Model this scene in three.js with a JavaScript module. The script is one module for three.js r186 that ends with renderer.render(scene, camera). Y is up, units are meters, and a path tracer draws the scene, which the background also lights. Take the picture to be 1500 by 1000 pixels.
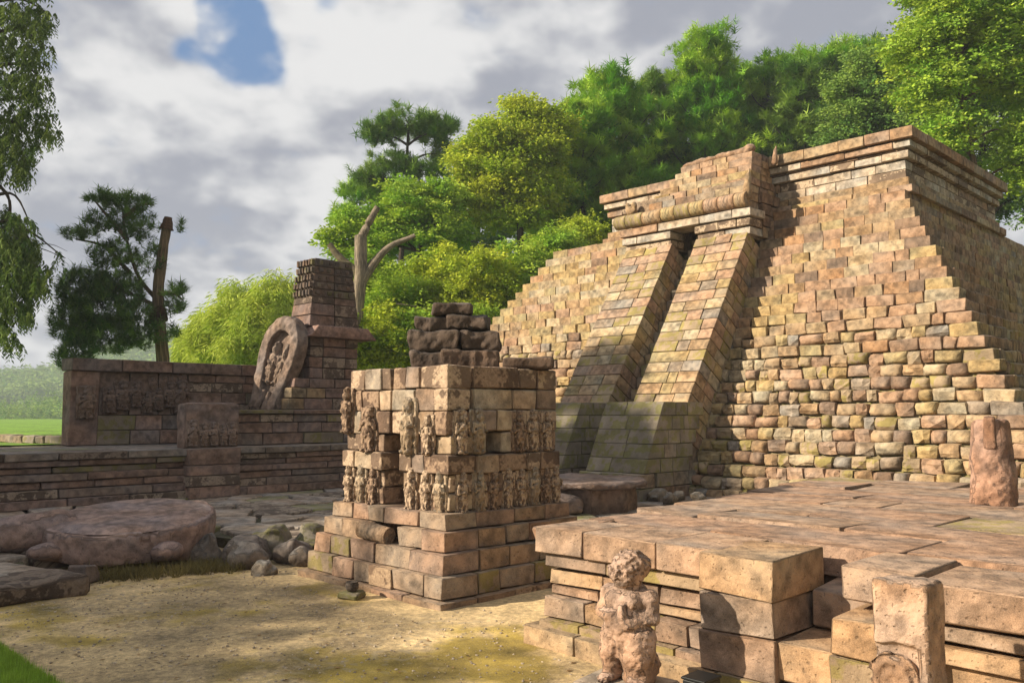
import * as THREE from 'three';
import { mergeGeometries } from 'three/addons/utils/BufferGeometryUtils.js';

// ---------------------------------------------------------------- camera, sky, sun, exposure
const scene = new THREE.Scene();
const FPX = 1262, EYE = 1.6, PITCH = Math.atan(105 / FPX);
const camera = new THREE.PerspectiveCamera(2 * Math.atan(500 / FPX) * 180 / Math.PI, 1024 / 682, 0.1, 4000);
camera.position.set(0, EYE, 0);
const FW = new THREE.Vector3(-Math.SQRT1_2 * Math.cos(PITCH), Math.sin(PITCH), -Math.SQRT1_2 * Math.cos(PITCH));
const RT = new THREE.Vector3(Math.SQRT1_2, 0, -Math.SQRT1_2);
const UP = new THREE.Vector3().crossVectors(RT, FW);
camera.lookAt(FW.x, EYE + FW.y, FW.z);
const renderer = new THREE.WebGLRenderer({ antialias: true });
renderer.setSize(1024, 682);
renderer.toneMapping = THREE.LinearToneMapping;
renderer.toneMappingExposure = 1.85;
renderer.shadowMap.enabled = true;
const SUN = new THREE.Vector3(-0.47, 0.47, 0.75).normalize();
const sun = new THREE.DirectionalLight(new THREE.Color(1, 0.86, 0.66), 5.0);
sun.position.copy(SUN).multiplyScalar(70).add(new THREE.Vector3(-9, 0, -10));
sun.target.position.set(-9, 0, -10);
sun.castShadow = true;
Object.assign(sun.shadow.camera, { left: -45, right: 45, top: 45, bottom: -45, near: 1, far: 160 });
sun.shadow.mapSize.set(4096, 4096);
sun.shadow.radius = 1.3;
scene.add(sun, sun.target);
scene.background = makeSky();
scene.environment = scene.background;
scene.fog = new THREE.FogExp2(new THREE.Color(0.62, 0.68, 0.76), 0.0009);

// ---------------------------------------------------------------- numbers: random, noise, pixel rays
function rng(a) { return () => { a |= 0; a = a + 0x6D2B79F5 | 0; let t = Math.imul(a ^ a >>> 15, 1 | a); t = t + Math.imul(t ^ t >>> 7, 61 | t) ^ t; return ((t ^ t >>> 14) >>> 0) / 4294967296; }; }
function hash3(x, y, z) { let n = Math.imul(x, 374761393) + Math.imul(y, 668265263) + Math.imul(z, 1274126177) | 0; n = Math.imul(n ^ n >>> 13, 1274126177); n = Math.imul(n ^ n >>> 15, 2246822519); return ((n ^ n >>> 14) >>> 0) / 4294967296; }
function vnoise(x, y, z, per) {
  const xi = Math.floor(x), yi = Math.floor(y), zi = Math.floor(z), fx = x - xi, fy = y - yi, fz = z - zi;
  const u = fx * fx * (3 - 2 * fx), v = fy * fy * (3 - 2 * fy), w = fz * fz * (3 - 2 * fz);
  let x0 = xi, x1 = xi + 1, y0 = yi, y1 = yi + 1;
  if (per) { x0 = ((x0 % per) + per) % per; x1 = ((x1 % per) + per) % per; y0 = ((y0 % per) + per) % per; y1 = ((y1 % per) + per) % per; }
  const L = (a, b, t) => a + (b - a) * t;
  const a = L(L(hash3(x0, y0, zi), hash3(x1, y0, zi), u), L(hash3(x0, y1, zi), hash3(x1, y1, zi), u), v);
  if (fz === 0) return a;
  return L(a, L(L(hash3(x0, y0, zi + 1), hash3(x1, y0, zi + 1), u), L(hash3(x0, y1, zi + 1), hash3(x1, y1, zi + 1), u), v), w);
}
function fbm(x, y, z, oct, per) { let s = 0, a = 0.5, t = 0; for (let i = 0; i < oct; i++) { s += a * vnoise(x, y, z + i * 7, per); t += a; x *= 2; y *= 2; if (per) per *= 2; a *= 0.5; } return s / t; }
function sstep(a, b, x) { const t = Math.min(1, Math.max(0, (x - a) / (b - a))); return t * t * (3 - 2 * t); }
function dirOf(px, py) { return new THREE.Vector3().addScaledVector(FW, FPX).addScaledVector(RT, px - 750).addScaledVector(UP, 500 - py).normalize(); }
function onAxis(px, py, k, v) { const d = dirOf(px, py), t = (v - camera.position[k]) / d[k]; return camera.position.clone().addScaledVector(d, t); }
function at(px, py, fwd) { const d = dirOf(px, py); const f = new THREE.Vector3(-Math.SQRT1_2, 0, -Math.SQRT1_2).dot(d); return camera.position.clone().addScaledVector(d, fwd / f); }

function makeSky() {
  const w = 3072, h = 1536, D = new Float32Array(w * h * 4);
  const spot = (px, py, deg) => [dirOf(px, py), Math.cos(deg * Math.PI / 180), deg];
  const g = (d, s) => { const c = d.x * s[0].x + d.y * s[0].y + d.z * s[0].z; if (c < 0.6) return 0; const a = Math.acos(Math.min(1, c)) * 180 / Math.PI / s[2]; return Math.exp(-a * a); };
  const gaps = [spot(318, 2, 1.5), spot(326, 30, 1.3), spot(338, 58, 1.6), spot(335, 88, 1.3), spot(368, 96, 1.2), spot(398, 98, 1.3), spot(352, 12, 1.6), spot(366, 44, 1.3), spot(272, 72, 1.0), spot(476, -6, 1.5)];
  const whites = [spot(440, 190, 6), spot(260, 165, 5), spot(520, 250, 5), spot(560, 60, 7), spot(350, 395, 2.2), spot(60, 120, 5), spot(420, 400, 2.5)];
  const greys = [spot(1130, 50, 8), spot(320, 285, 5), spot(150, 60, 4), spot(960, 90, 5), spot(160, 310, 6), spot(400, 330, 4), spot(30, 470, 6)];
  const d = { x: 0, y: 0, z: 0 };
  for (let j = 0; j < h; j++) {
    const el = ((j + 0.5) / h - 0.5) * Math.PI;
    for (let i = 0; i < w; i++) {
      const k = (j * w + i) * 4; D[k + 3] = 1;
      if (el < -0.06) { D[k] = 0.42; D[k + 1] = 0.44; D[k + 2] = 0.46; continue; }
      const az = ((i + 0.5) / w - 0.5) * 2 * Math.PI;
      d.x = Math.cos(el) * Math.cos(az); d.y = Math.sin(el); d.z = Math.cos(el) * Math.sin(az);
      const e = Math.max(0, d.y), m = 2.1 / (e + 0.32), X = d.x * m, Z = d.z * m;
      const fine = d.x * FW.x + d.y * FW.y + d.z * FW.z > 0.72, q = fine ? 0 : 3; // full cloud detail where the lens can resolve it
      const wx = fbm(X * 1.6 + 9, Z * 1.6, 3, 3) - 0.5, wz = fbm(X * 1.6, Z * 1.6 + 5, 23, 3) - 0.5;
      const n1 = fbm(X * 1.25 + wx * 0.5 + 4.2, Z * 1.25 + wz * 0.5, 41, 7 - q);
      const n2 = fbm(X * 2.3 + wx * 0.6, Z * 2.3 + wz * 0.6 + 7.7, 77, 7 - q);
      const n3 = fbm(X * 0.9 + wx * 0.5, Z * 0.9 + 3.3 + wz * 0.5, 111, 5 - q);
      let gp = 0, wh = 0, gr = 0;
      if (d.x + d.z < 0) { for (const s of gaps) gp += g(d, s); for (const s of whites) wh += g(d, s); for (const s of greys) gr += g(d, s); }
      const n4 = fbm(X * 7 + wx * 0.8, Z * 7 + wz * 0.8, 151, 6 - q), bil = 1 - Math.abs(2 * fbm(X * 3.4 + wx * 0.6, Z * 3.4 + wz * 0.6, 211, 6 - q) - 1) * 2.2;
      const cover = sstep(0.16, 1.0, n1 + 0.80 - 1.0 * Math.min(1.0, gp) + (n2 - 0.5) * 0.9 + (n4 - 0.5) * 1.5);
      let t = 0.58 + (n2 - 0.5) * 2.2 + (n3 - 0.5) * 1.0 + (n4 - 0.5) * 0.9 + (bil - 0.55) * 0.5 + 0.36 * Math.min(1, wh) - 0.34 * Math.min(1, gr);
      t = sstep(-0.08, 1.08, t); t += 0.25 * (1 - cover) * (1 - t);
      const hz = Math.exp(-e * 9);
      let r = 0.39 + 0.51 * t, gg = 0.41 + 0.485 * t, b = 0.475 + 0.415 * t;
      r = r * (1 - hz * 0.45) + 0.56 * hz * 0.45; gg = gg * (1 - hz * 0.45) + 0.62 * hz * 0.45; b = b * (1 - hz * 0.45) + 0.72 * hz * 0.45;
      const br = 0.17 + 0.25 * hz, bg = 0.31 + 0.22 * hz, bb = 0.56 + 0.12 * hz;
      D[k] = (br + (r - br) * cover) * 0.50; D[k + 1] = (bg + (gg - bg) * cover) * 0.50; D[k + 2] = (bb + (b - bb) * cover) * 0.50;
    }
  }
  const t = new THREE.DataTexture(D, w, h, THREE.RGBAFormat, THREE.FloatType);
  t.mapping = THREE.EquirectangularReflectionMapping; t.magFilter = t.minFilter = THREE.LinearFilter; t.needsUpdate = true;
  return t;
}

// ---------------------------------------------------------------- textures and materials
function tex(n, fn, srgb = true) {
  const D = new Uint8Array(n * n * 4);
  for (let j = 0; j < n; j++) for (let i = 0; i < n; i++) { const c = fn(i / n, j / n), k = (j * n + i) * 4; for (let q = 0; q < 3; q++) D[k + q] = Math.max(0, Math.min(255, c[q] * 255)); D[k + 3] = 255; }
  const t = new THREE.DataTexture(D, n, n); t.wrapS = t.wrapT = THREE.RepeatWrapping; t.magFilter = THREE.LinearFilter; t.minFilter = THREE.LinearMipmapLinearFilter; t.generateMipmaps = true;
  if (srgb) t.colorSpace = THREE.SRGBColorSpace; t.needsUpdate = true; return t;
}
const grain = (u, v) => hash3(u * 4096 | 0, v * 4096 | 0, 5);
const pits = (u, v, z) => 0.6 * sstep(0.72, 0.9, fbm(u * 70, v * 70, z, 2, 70));
const T = {
  plain: tex(512, (u, v) => {
    const a = fbm(u * 4, v * 4, 1, 5, 4), b = fbm(u * 14, v * 14, 31, 4, 14), w = fbm(u * 3, v * 3, 51, 3, 3) - 0.5;
    const st = 0.8 * sstep(0.46, 0.72, fbm(u * 13, v * 13, 91, 5, 13)), l = 0.72 + 0.36 * a + 0.5 * (b - 0.5) - 0.14 * st - 0.22 * pits(u, v, 7) + 0.24 * (grain(u, v) - 0.5) - 0.04;
    return [l * (1 + 0.16 * w), l, l * (1 - 0.2 * w)];
  }),
  lichen: tex(512, (u, v) => {
    const a = fbm(u * 4, v * 4, 2, 5, 4), p = fbm(u * 9, v * 9, 61, 5, 9) + 0.35 * (fbm(u * 40, v * 40, 8, 2, 40) - 0.5);
    const m = sstep(0.46, 0.60, p) * (0.55 + 0.45 * vnoise(u * 90, v * 90, 3, 90));
    const l = 0.42 + 0.3 * a - 0.12 * pits(u, v, 9) + 0.12 * (grain(u, v) - 0.5);
    return [l + m * (0.93 - l), l * 0.92 + m * (0.90 - l * 0.92), l * 0.86 + m * (0.85 - l * 0.86)];
  }),
  moss: tex(512, (u, v) => {
    const a = fbm(u * 4, v * 4, 12, 5, 4), p = fbm(u * 13, v * 13, 71, 5, 13);
    const m = sstep(0.44, 0.60, p), l = 0.62 + 0.4 * a - 0.18 * pits(u, v, 17) + 0.14 * (grain(u, v) - 0.5);
    return [l * (1 - 0.07 * m), l * (1 - 0.04 * m), l * (1 - 0.26 * m)];
  }),
  bump: tex(512, (u, v) => { const l = 0.5 * fbm(u * 9, v * 9, 4, 5, 9) + 0.35 * fbm(u * 40, v * 40, 14, 3, 40) - 0.35 * pits(u, v, 7) + 0.2; return [l, l, l]; }, false),
  bark: tex(256, (u, v) => { const l = 0.45 + 0.6 * (fbm(u * 16, v * 4, 5, 4, 4) - 0.2) + 0.15 * (grain(u, v) - 0.5); return [l, l * 0.96, l * 0.9]; }),
};
const MC = new Map();
function mat(r, g, b, kind = 'plain', bump = 0.018, rough = 0.93) {
  const k = [r, g, b, kind, bump, rough].join();
  if (!MC.has(k)) { const m = new THREE.MeshStandardMaterial({ map: T[kind], bumpMap: T.bump, bumpScale: bump, roughness: rough }); m.color.setRGB(r * 0.81, g * 0.78, b * 0.74); MC.set(k, m); }
  return MC.get(k);
}
const pick = (set, R) => { let s = 0; for (const e of set) s += e[1]; let q = R() * s; for (const e of set) { q -= e[1]; if (q <= 0) return e[0]; } return set[0][0]; };
const tan = mat(0.55, 0.40, 0.25), pink = mat(0.54, 0.37, 0.26), ochre = mat(0.57, 0.44, 0.23), cream = mat(0.62, 0.51, 0.35), grey = mat(0.44, 0.37, 0.30), rust = mat(0.53, 0.33, 0.19), brown = mat(0.36, 0.25, 0.18);
const mossTan = mat(0.57, 0.44, 0.29, 'moss'), mossGrey = mat(0.52, 0.45, 0.37, 'moss');
const PYR_HI = [[tan, 6], [pink, 4], [ochre, 2], [cream, 1.2], [rust, 1.2], [grey, 1], [brown, 1.2]];
const PYR_LO = [[tan, 3.5], [pink, 2.6], [ochre, 2.4], [cream, 3.2], [grey, 1.4], [mossTan, 3], [brown, 1]];
const BAL = [[tan, 3], [pink, 2], [cream, 2.6], [mossTan, 2.5], [ochre, 1.3], [grey, 0.8]];
const PALE = [[mat(0.78, 0.68, 0.57, 'lichen'), 3], [mat(0.68, 0.59, 0.49), 3], [pink, 0.7]];
const SHRINE = [[mat(0.74, 0.61, 0.50, 'lichen'), 5], [mat(0.60, 0.46, 0.34), 1.6], [mat(0.63, 0.51, 0.38), 2.4], [mat(0.50, 0.38, 0.30, 'lichen'), 2], [mat(0.42, 0.31, 0.24), 1.2]];
const SHRINE_BASE = [[mat(0.46, 0.335, 0.235), 4], [mat(0.45, 0.30, 0.215), 3], [mat(0.48, 0.37, 0.26, 'moss'), 1], [mat(0.56, 0.44, 0.33, 'lichen'), 1.6]];
const PLAT = [[mat(0.57, 0.39, 0.24), 4], [mat(0.50, 0.34, 0.24), 2], [mat(0.40, 0.29, 0.22), 1.2], [mat(0.58, 0.43, 0.28, 'moss'), 2.2], [mat(0.48, 0.37, 0.29), 1.4]];
const SLAB = [[mat(0.53, 0.35, 0.25), 4], [mat(0.56, 0.39, 0.28), 3], [mat(0.50, 0.36, 0.27), 2], [mat(0.55, 0.42, 0.28, 'moss'), 0.8]];
const TERR = [[mat(0.36, 0.255, 0.22), 5], [mat(0.42, 0.285, 0.235), 3], [mat(0.39, 0.32, 0.25, 'moss'), 1.6], [mat(0.52, 0.45, 0.41, 'lichen'), 1.6], [mat(0.31, 0.24, 0.21), 2]];
const PAVE = [[mat(0.50, 0.43, 0.37), 4], [mat(0.53, 0.44, 0.37), 3], [mat(0.43, 0.39, 0.28, 'moss'), 1.3], [mat(0.50, 0.45, 0.41, 'lichen'), 1.5]];
const DARK = [[mat(0.17, 0.13, 0.11), 3], [mat(0.22, 0.155, 0.12), 2], [mat(0.23, 0.19, 0.15, 'moss'), 1]];
const coreMat = mat(0.42, 0.35, 0.20, 'moss', 0.03), darkCore = mat(0.42, 0.33, 0.25, 'plain', 0.03);

// ---------------------------------------------------------------- geometry helpers
const ch = { n: 0 };
function blockGeo(w, h, d, c, jit, R) {
  c = Math.min(c, w * 0.3, h * 0.3, d * 0.3);
  const P = [], N = [], U = [], I = [], ou = R() * 9, ov = R() * 9, hs = [w / 2, h / 2, d / 2];
  const corner = [];
  for (let q = 0; q < 8; q++) corner.push([(R() - 0.5) * 2 * jit, (R() - 0.5) * 2 * jit, (R() - 0.5) * 2 * jit]);
  for (let q = 0; q < 8; q++) for (let a = 0; a < 3; a++) {
    const s = [q & 1 ? 1 : -1, q & 2 ? 1 : -1, q & 4 ? 1 : -1], p = [0, 0, 0], cc = c * (0.7 + 0.6 * R());
    for (let b = 0; b < 3; b++) p[b] = s[b] * (hs[b] - (b === a ? 0 : cc)) + corner[q][b];
    P.push(...p); const n = [0, 0, 0]; n[a] = s[a]; N.push(...n);
    U.push((a === 0 ? p[2] : p[0]) / 1.2 + ou, (a === 1 ? p[2] : p[1]) / 1.2 + ov);
  }
  const tri = (a, b, e) => {
    const A = P.slice(a * 3, a * 3 + 3), B = P.slice(b * 3, b * 3 + 3), E = P.slice(e * 3, e * 3 + 3);
    const ux = B[0] - A[0], uy = B[1] - A[1], uz = B[2] - A[2], vx = E[0] - A[0], vy = E[1] - A[1], vz = E[2] - A[2];
    const nx = uy * vz - uz * vy, ny = uz * vx - ux * vz, nz = ux * vy - uy * vx;
    const o = nx * (N[a * 3] + N[b * 3] + N[e * 3]) + ny * (N[a * 3 + 1] + N[b * 3 + 1] + N[e * 3 + 1]) + nz * (N[a * 3 + 2] + N[b * 3 + 2] + N[e * 3 + 2]);
    if (o >= 0) I.push(a, b, e); else I.push(a, e, b);
  };
  const quad = (a, b, e, f) => { tri(a, b, e); tri(a, e, f); };
  for (let a = 0; a < 3; a++) {
    const b = (a + 1) % 3, e = (a + 2) % 3;
    for (const s of [0, 1]) { const q = s << a; quad(q * 3 + a, (q | 1 << b) * 3 + a, (q | 1 << b | 1 << e) * 3 + a, (q | 1 << e) * 3 + a); }
    for (const s of [0, 1]) for (const t of [0, 1]) { const q1 = (s << b) | (t << e), q2 = q1 | 1 << a; quad(q1 * 3 + b, q2 * 3 + b, q2 * 3 + e, q1 * 3 + e); }
  }
  for (let q = 0; q < 8; q++) tri(q * 3, q * 3 + 1, q * 3 + 2);
  return geo(P, N, U, I);
}
function geo(P, N, U, I) {
  const g = new THREE.BufferGeometry();
  g.setAttribute('position', new THREE.Float32BufferAttribute(P, 3));
  if (N) g.setAttribute('normal', new THREE.Float32BufferAttribute(N, 3));
  g.setAttribute('uv', new THREE.Float32BufferAttribute(U, 2)); g.setIndex(I);
  if (!N) g.computeVertexNormals(); return g;
}
// a rounded field stone set in a wall: 50 triangles, face towards +z
function stoneGeo(w, h, d, round, R) {
  const P = [], U = [], I = [], ou = R() * 9, ov = R() * 9, g = [-1, -0.93, -0.36, 0.36, 0.93, 1], sk = (R() - 0.5) * 0.16, tp = (R() - 0.5) * 0.2;
  for (let j = 0; j < 6; j++) for (let i = 0; i < 6; i++) {
    let u = g[i], v = g[j]; const edge = i % 5 === 0 || j % 5 === 0, r = Math.max(Math.abs(u), Math.abs(v)), len = Math.hypot(u, v) || 1;
    const k = 1 + ((r / len) * 1.12 - 1) * round * Math.min(1, r); u *= k; v *= k;
    u += sk * v; u *= 1 + tp * v;
    let x = u * w / 2 + (R() - 0.5) * w * 0.05, y = v * h / 2 + (R() - 0.5) * h * 0.06;
    let z = edge ? -d * 0.75 : d * (0.25 - 0.2 * Math.pow(r, 4) - 0.08 * (len > 1.2 ? 1 : 0)) + (R() - 0.5) * d * 0.26;
    P.push(x, y, z); U.push((x + z) / 1.2 + ou, (y + z * 0.8) / 1.2 + ov);
  }
  for (let j = 0; j < 5; j++) for (let i = 0; i < 5; i++) { const a = j * 6 + i, b = a + 1, e = a + 7, f = a + 6; if ((i + j) % 2) I.push(a, b, e, a, e, f); else I.push(a, b, f, b, e, f); }
  const G = geo(P, null, U, I); if (R() < 0.6) { const f = G.toNonIndexed(); f.computeVertexNormals(); return f; } return G;
}
function sdfGeo(f, lo, hi, c, us = 1) {
  const n = [0, 1, 2].map(k => Math.ceil((hi[k] - lo[k]) / c) + 2), [nx, ny, nz] = n, V = new Float32Array(nx * ny * nz), id = (i, j, k) => (k * ny + j) * nx + i;
  for (let k = 0; k < nz; k++) for (let j = 0; j < ny; j++) for (let i = 0; i < nx; i++) V[id(i, j, k)] = f(lo[0] + i * c, lo[1] + j * c, lo[2] + k * c);
  const P = [], N = [], U = [], I = [], M = new Int32Array(nx * ny * nz).fill(-1), e = c * 0.5;
  for (let k = 0; k < nz - 1; k++) for (let j = 0; j < ny - 1; j++) for (let i = 0; i < nx - 1; i++) {
    let sx = 0, sy = 0, sz = 0, m = 0;
    for (let a = 0; a < 3; a++) for (let s = 0; s < 2; s++) for (let t = 0; t < 2; t++) {
      const b = (a + 1) % 3, q = (a + 2) % 3, o0 = [0, 0, 0]; o0[b] = s; o0[q] = t; const o1 = o0.slice(); o1[a] = 1;
      const v0 = V[id(i + o0[0], j + o0[1], k + o0[2])], v1 = V[id(i + o1[0], j + o1[1], k + o1[2])];
      if ((v0 < 0) !== (v1 < 0)) { const r = v0 / (v0 - v1); sx += o0[0] + (o1[0] - o0[0]) * r; sy += o0[1] + (o1[1] - o0[1]) * r; sz += o0[2] + (o1[2] - o0[2]) * r; m++; }
    }
    if (!m) continue;
    const x = lo[0] + (i + sx / m) * c, y = lo[1] + (j + sy / m) * c, z = lo[2] + (k + sz / m) * c;
    M[id(i, j, k)] = P.length / 3; P.push(x, y, z);
    const gx = f(x + e, y, z) - f(x - e, y, z), gy = f(x, y + e, z) - f(x, y - e, z), gz = f(x, y, z + e) - f(x, y, z - e), l = Math.hypot(gx, gy, gz) || 1;
    N.push(gx / l, gy / l, gz / l); const ax = Math.abs(gx), ay = Math.abs(gy), az = Math.abs(gz); if (ax > ay && ax > az) U.push(z / 1.2 * us + 0.37, y / 1.2 * us); else if (ay > az) U.push(x / 1.2 * us, z / 1.2 * us + 0.61); else U.push(x / 1.2 * us, y / 1.2 * us);
  }
  for (let k = 1; k < nz - 1; k++) for (let j = 1; j < ny - 1; j++) for (let i = 1; i < nx - 1; i++) for (let a = 0; a < 3; a++) {
    const o = [0, 0, 0]; o[a] = 1; const v0 = V[id(i, j, k)], v1 = V[id(i + o[0], j + o[1], k + o[2])];
    if ((v0 < 0) === (v1 < 0)) continue;
    const b = [0, 0, 0], q = [0, 0, 0]; b[(a + 1) % 3] = 1; q[(a + 2) % 3] = 1;
    const A = M[id(i, j, k)], B = M[id(i - b[0], j - b[1], k - b[2])], E = M[id(i - b[0] - q[0], j - b[1] - q[1], k - b[2] - q[2])], G = M[id(i - q[0], j - q[1], k - q[2])];
    if (A < 0 || B < 0 || E < 0 || G < 0) continue;
    if (v0 < 0) I.push(A, B, E, A, E, G); else I.push(A, E, B, A, G, E);
  }
  return geo(P, N, U, I);
}
const ell = (x, y, z, cx, cy, cz, rx, ry, rz) => { x -= cx; y -= cy; z -= cz; const a = Math.hypot(x / rx, y / ry, z / rz), b = Math.hypot(x / rx / rx, y / ry / ry, z / rz / rz); return b < 1e-6 ? -Math.min(rx, ry, rz) : a * (a - 1) / b; };
const cap = (x, y, z, a, b, r0, r1) => { const dx = b[0] - a[0], dy = b[1] - a[1], dz = b[2] - a[2]; let t = ((x - a[0]) * dx + (y - a[1]) * dy + (z - a[2]) * dz) / (dx * dx + dy * dy + dz * dz); t = Math.max(0, Math.min(1, t)); return Math.hypot(x - a[0] - dx * t, y - a[1] - dy * t, z - a[2] - dz * t) - (r0 + (r1 - r0) * t); };
const rbox = (x, y, z, cx, cy, cz, hx, hy, hz, r) => { const qx = Math.abs(x - cx) - hx + r, qy = Math.abs(y - cy) - hy + r, qz = Math.abs(z - cz) - hz + r; return Math.hypot(Math.max(qx, 0), Math.max(qy, 0), Math.max(qz, 0)) + Math.min(Math.max(qx, qy, qz), 0) - r; };
const smin = (a, b, k) => { const h = Math.max(k - Math.abs(a - b), 0) / k; return Math.min(a, b) - h * h * k * 0.25; };
const n3 = (x, y, z, s, seed = 0) => vnoise(x * s + seed, y * s + 3.1, z * s + 0.37) - 0.5;

const taken = new Map();
function numbered(n) { const k = taken.get(n) || 0; taken.set(n, k + 1); return k ? n + '_' + String(k).padStart(3, '0') : n; }
function mesh(name, g, m, parent, p, ry = 0) { const o = new THREE.Mesh(g, m); o.name = name; o.castShadow = o.receiveShadow = true; if (p) o.position.set(p[0], p[1], p[2]); o.rotation.y = ry; if (parent) parent.add(o); return o; }
function thing(name, label, category, p = [0, 0, 0], group) { const o = new THREE.Group(); o.name = numbered(name); o.position.set(...p); o.userData = { label, category }; if (group) o.userData.group = group; scene.add(o); return o; }
function single(name, g, m, p, ry, label, category, group) { const o = mesh(numbered(name), g, m, scene, p, ry); o.userData = { label, category }; if (group) o.userData.group = group; return o; }
function struct(name, g, m, p) { const o = mesh(name, g, m, scene, p); o.userData = { kind: 'structure' }; return o; }
function part(name, parent) { const o = new THREE.Group(); o.name = name; parent.add(o); return o; }
// a run of dressed blocks from (x0,z0) to (x1,z1); the wall's outside lies to the left of that walk turned by side
function run(parent, name, x0, z0, x1, z1, y0, y1, depth, wmin, wmax, set, R, o = {}) {
  const dx = x1 - x0, dz = z1 - z0, L = Math.hypot(dx, dz), ux = dx / L, uz = dz / L, nx = o.nx ?? uz, nz = o.nz ?? -ux, ry = Math.atan2(-uz, ux);
  let s = 0; const gap = o.gap ?? 0.008;
  while (s < L - 0.01) {
    let w = wmin + (wmax - wmin) * R(); if (L - s - w < wmin * 0.6) w = L - s;
    const c = s + w / 2, skip = o.skip && o.skip(x0 + ux * c, z0 + uz * c, y0, w);
    if (!skip) {
      const pr = (R() - 0.4) * (o.proud ?? 0.02), d = depth, h = y1 - y0;
      const g = blockGeo(w - gap, h - gap * 0.7, d, o.ch ?? 0.014, o.jit ?? 0.007, R);
      const m = mesh(name, g, o.mat ? o.mat(x0 + ux * c, z0 + uz * c, (y0 + y1) / 2) : pick(set, R), parent, [x0 + ux * c - nx * (d / 2 - pr), (y0 + y1) / 2, z0 + uz * c - nz * (d / 2 - pr)], ry + (R() - 0.5) * (o.yaw ?? 0.012));
      if (o.roll) m.rotation.z = (R() - 0.5) * o.roll;
    }
    s += w;
  }
}
function ring(parent, name, X0, X1, Z0, Z1, y0, y1, depth, wmin, wmax, set, R, o = {}) {
  // Z1 is the side towards +z, X1 the side towards +x; corners belong to the +-z runs
  const s = o.sides ?? 'fbrl';
  if (s.includes('f')) run(parent, name, X0, Z1, X1, Z1, y0, y1, depth, wmin, wmax, set, R, { ...o, nx: 0, nz: 1 });
  if (s.includes('b')) run(parent, name, X0, Z0, X1, Z0, y0, y1, depth, wmin, wmax, set, R, { ...o, nx: 0, nz: -1 });
  if (s.includes('r')) run(parent, name, X1, Z1 - depth, X1, Z0 + (s.includes('b') ? depth : 0), y0, y1, depth, wmin, wmax, set, R, { ...o, nx: 1, nz: 0, skip: o.skipR });
  if (s.includes('l')) run(parent, name, X0, Z1 - depth, X0, Z0 + (s.includes('b') ? depth : 0), y0, y1, depth, wmin, wmax, set, R, { ...o, nx: -1, nz: 0, skip: null });
}
function box(w, h, d) { const g = new THREE.BoxGeometry(w, h, d), p = g.attributes.position, u = g.attributes.uv; for (let i = 0; i < p.count; i++) u.setXY(i, (p.getX(i) + p.getZ(i)) / 1.2, (p.getY(i) + p.getZ(i) * 0.8) / 1.2); return g; }
function coreBox(parent, X0, X1, Y0, Y1, Z0, Z1, m = darkCore) { return mesh('core', box(X1 - X0, Y1 - Y0, Z1 - Z0), m, parent, [(X0 + X1) / 2, (Y0 + Y1) / 2, (Z0 + Z1) / 2]); }

// ---------------------------------------------------------------- ground, lawn, hills
const dirtTex = tex(2048, (u, v) => {   // 12 x 12 m of trodden sandy soil, x -12..0, z -12..0 (v from z=-12)
  const x = -12 + u * 12, z = -12 + v * 12, a = fbm(u * 7, v * 7, 3, 5), b = fbm(u * 40, v * 40, 13, 4), gr = hash3(u * 2048 | 0, v * 2048 | 0, 9);
  const peb = sstep(0.72, 0.78, vnoise(u * 260, v * 260, 4)) * sstep(0.45, 0.7, fbm(u * 12, v * 12, 44, 3));
  let l = 0.74 + 0.26 * (a - 0.5) + 0.40 * (b - 0.5) + 0.22 * (gr - 0.5) + 0.2 * (vnoise(u * 420, v * 420, 6) - 0.5);
  l *= 0.94; let c = [l * 1.04, l * 0.93, l * 0.72];
  const near = (cx, cz, r) => Math.exp(-((x - cx) ** 2 + (z - cz) ** 2) / r / r);
  const mz = 0.75 * near(-3.9, -4.15, 0.55) + 0.5 * near(-4.3, -3.6, 0.7) + 0.42 * near(-8.2, -3.4, 0.6) + 0.4 * near(-8.3, -4.2, 0.5) + 0.42 * near(-7.9, -2.4, 0.6) + 0.3 * near(-6.9, -4.5, 0.5) + 0.3 * near(-6.5, -2.9, 0.8) + 0.25 * near(-4.6, -3.2, 0.6);
  const mo = sstep(0.56, 0.80, fbm(u * 22, v * 22, 83, 6) * 0.95 + mz * 0.42 - 0.05), mg = 0.62 + 0.6 * (b - 0.4) + 0.2 * (gr - 0.5);
  const q = mo * 0.8; c = [c[0] + (0.84 * mg - c[0]) * q, c[1] + (0.74 * mg - c[1]) * q, c[2] + (0.30 * mg - c[2]) * q];
  const k = peb * 0.5; return c.map((e, i) => e + ([0.62, 0.58, 0.5][i] - e) * k);
});
const dirtBump = tex(512, (u, v) => { const l = 0.6 * fbm(u * 10, v * 10, 3, 4, 10) + 0.4 * fbm(u * 90, v * 90, 9, 3, 90); return [l, l, l]; }, false);
function sheet(x0, x1, z0, z1, y, n, fn, us, ox = 0, oz = 0) {
  const P = [], U = [], I = [];
  for (let j = 0; j <= n; j++) for (let i = 0; i <= n; i++) { const x = x0 + (x1 - x0) * i / n, z = z0 + (z1 - z0) * j / n; P.push(x, y + (fn ? fn(x, z) : 0), z); U.push((x - ox) / us, (z - oz) / us); }
  for (let j = 0; j < n; j++) for (let i = 0; i < n; i++) { const a = j * (n + 1) + i, b = a + 1, e = a + n + 2, f = a + n + 1; I.push(a, f, e, a, e, b); }
  return geo(P, null, U, I);
}
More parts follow.
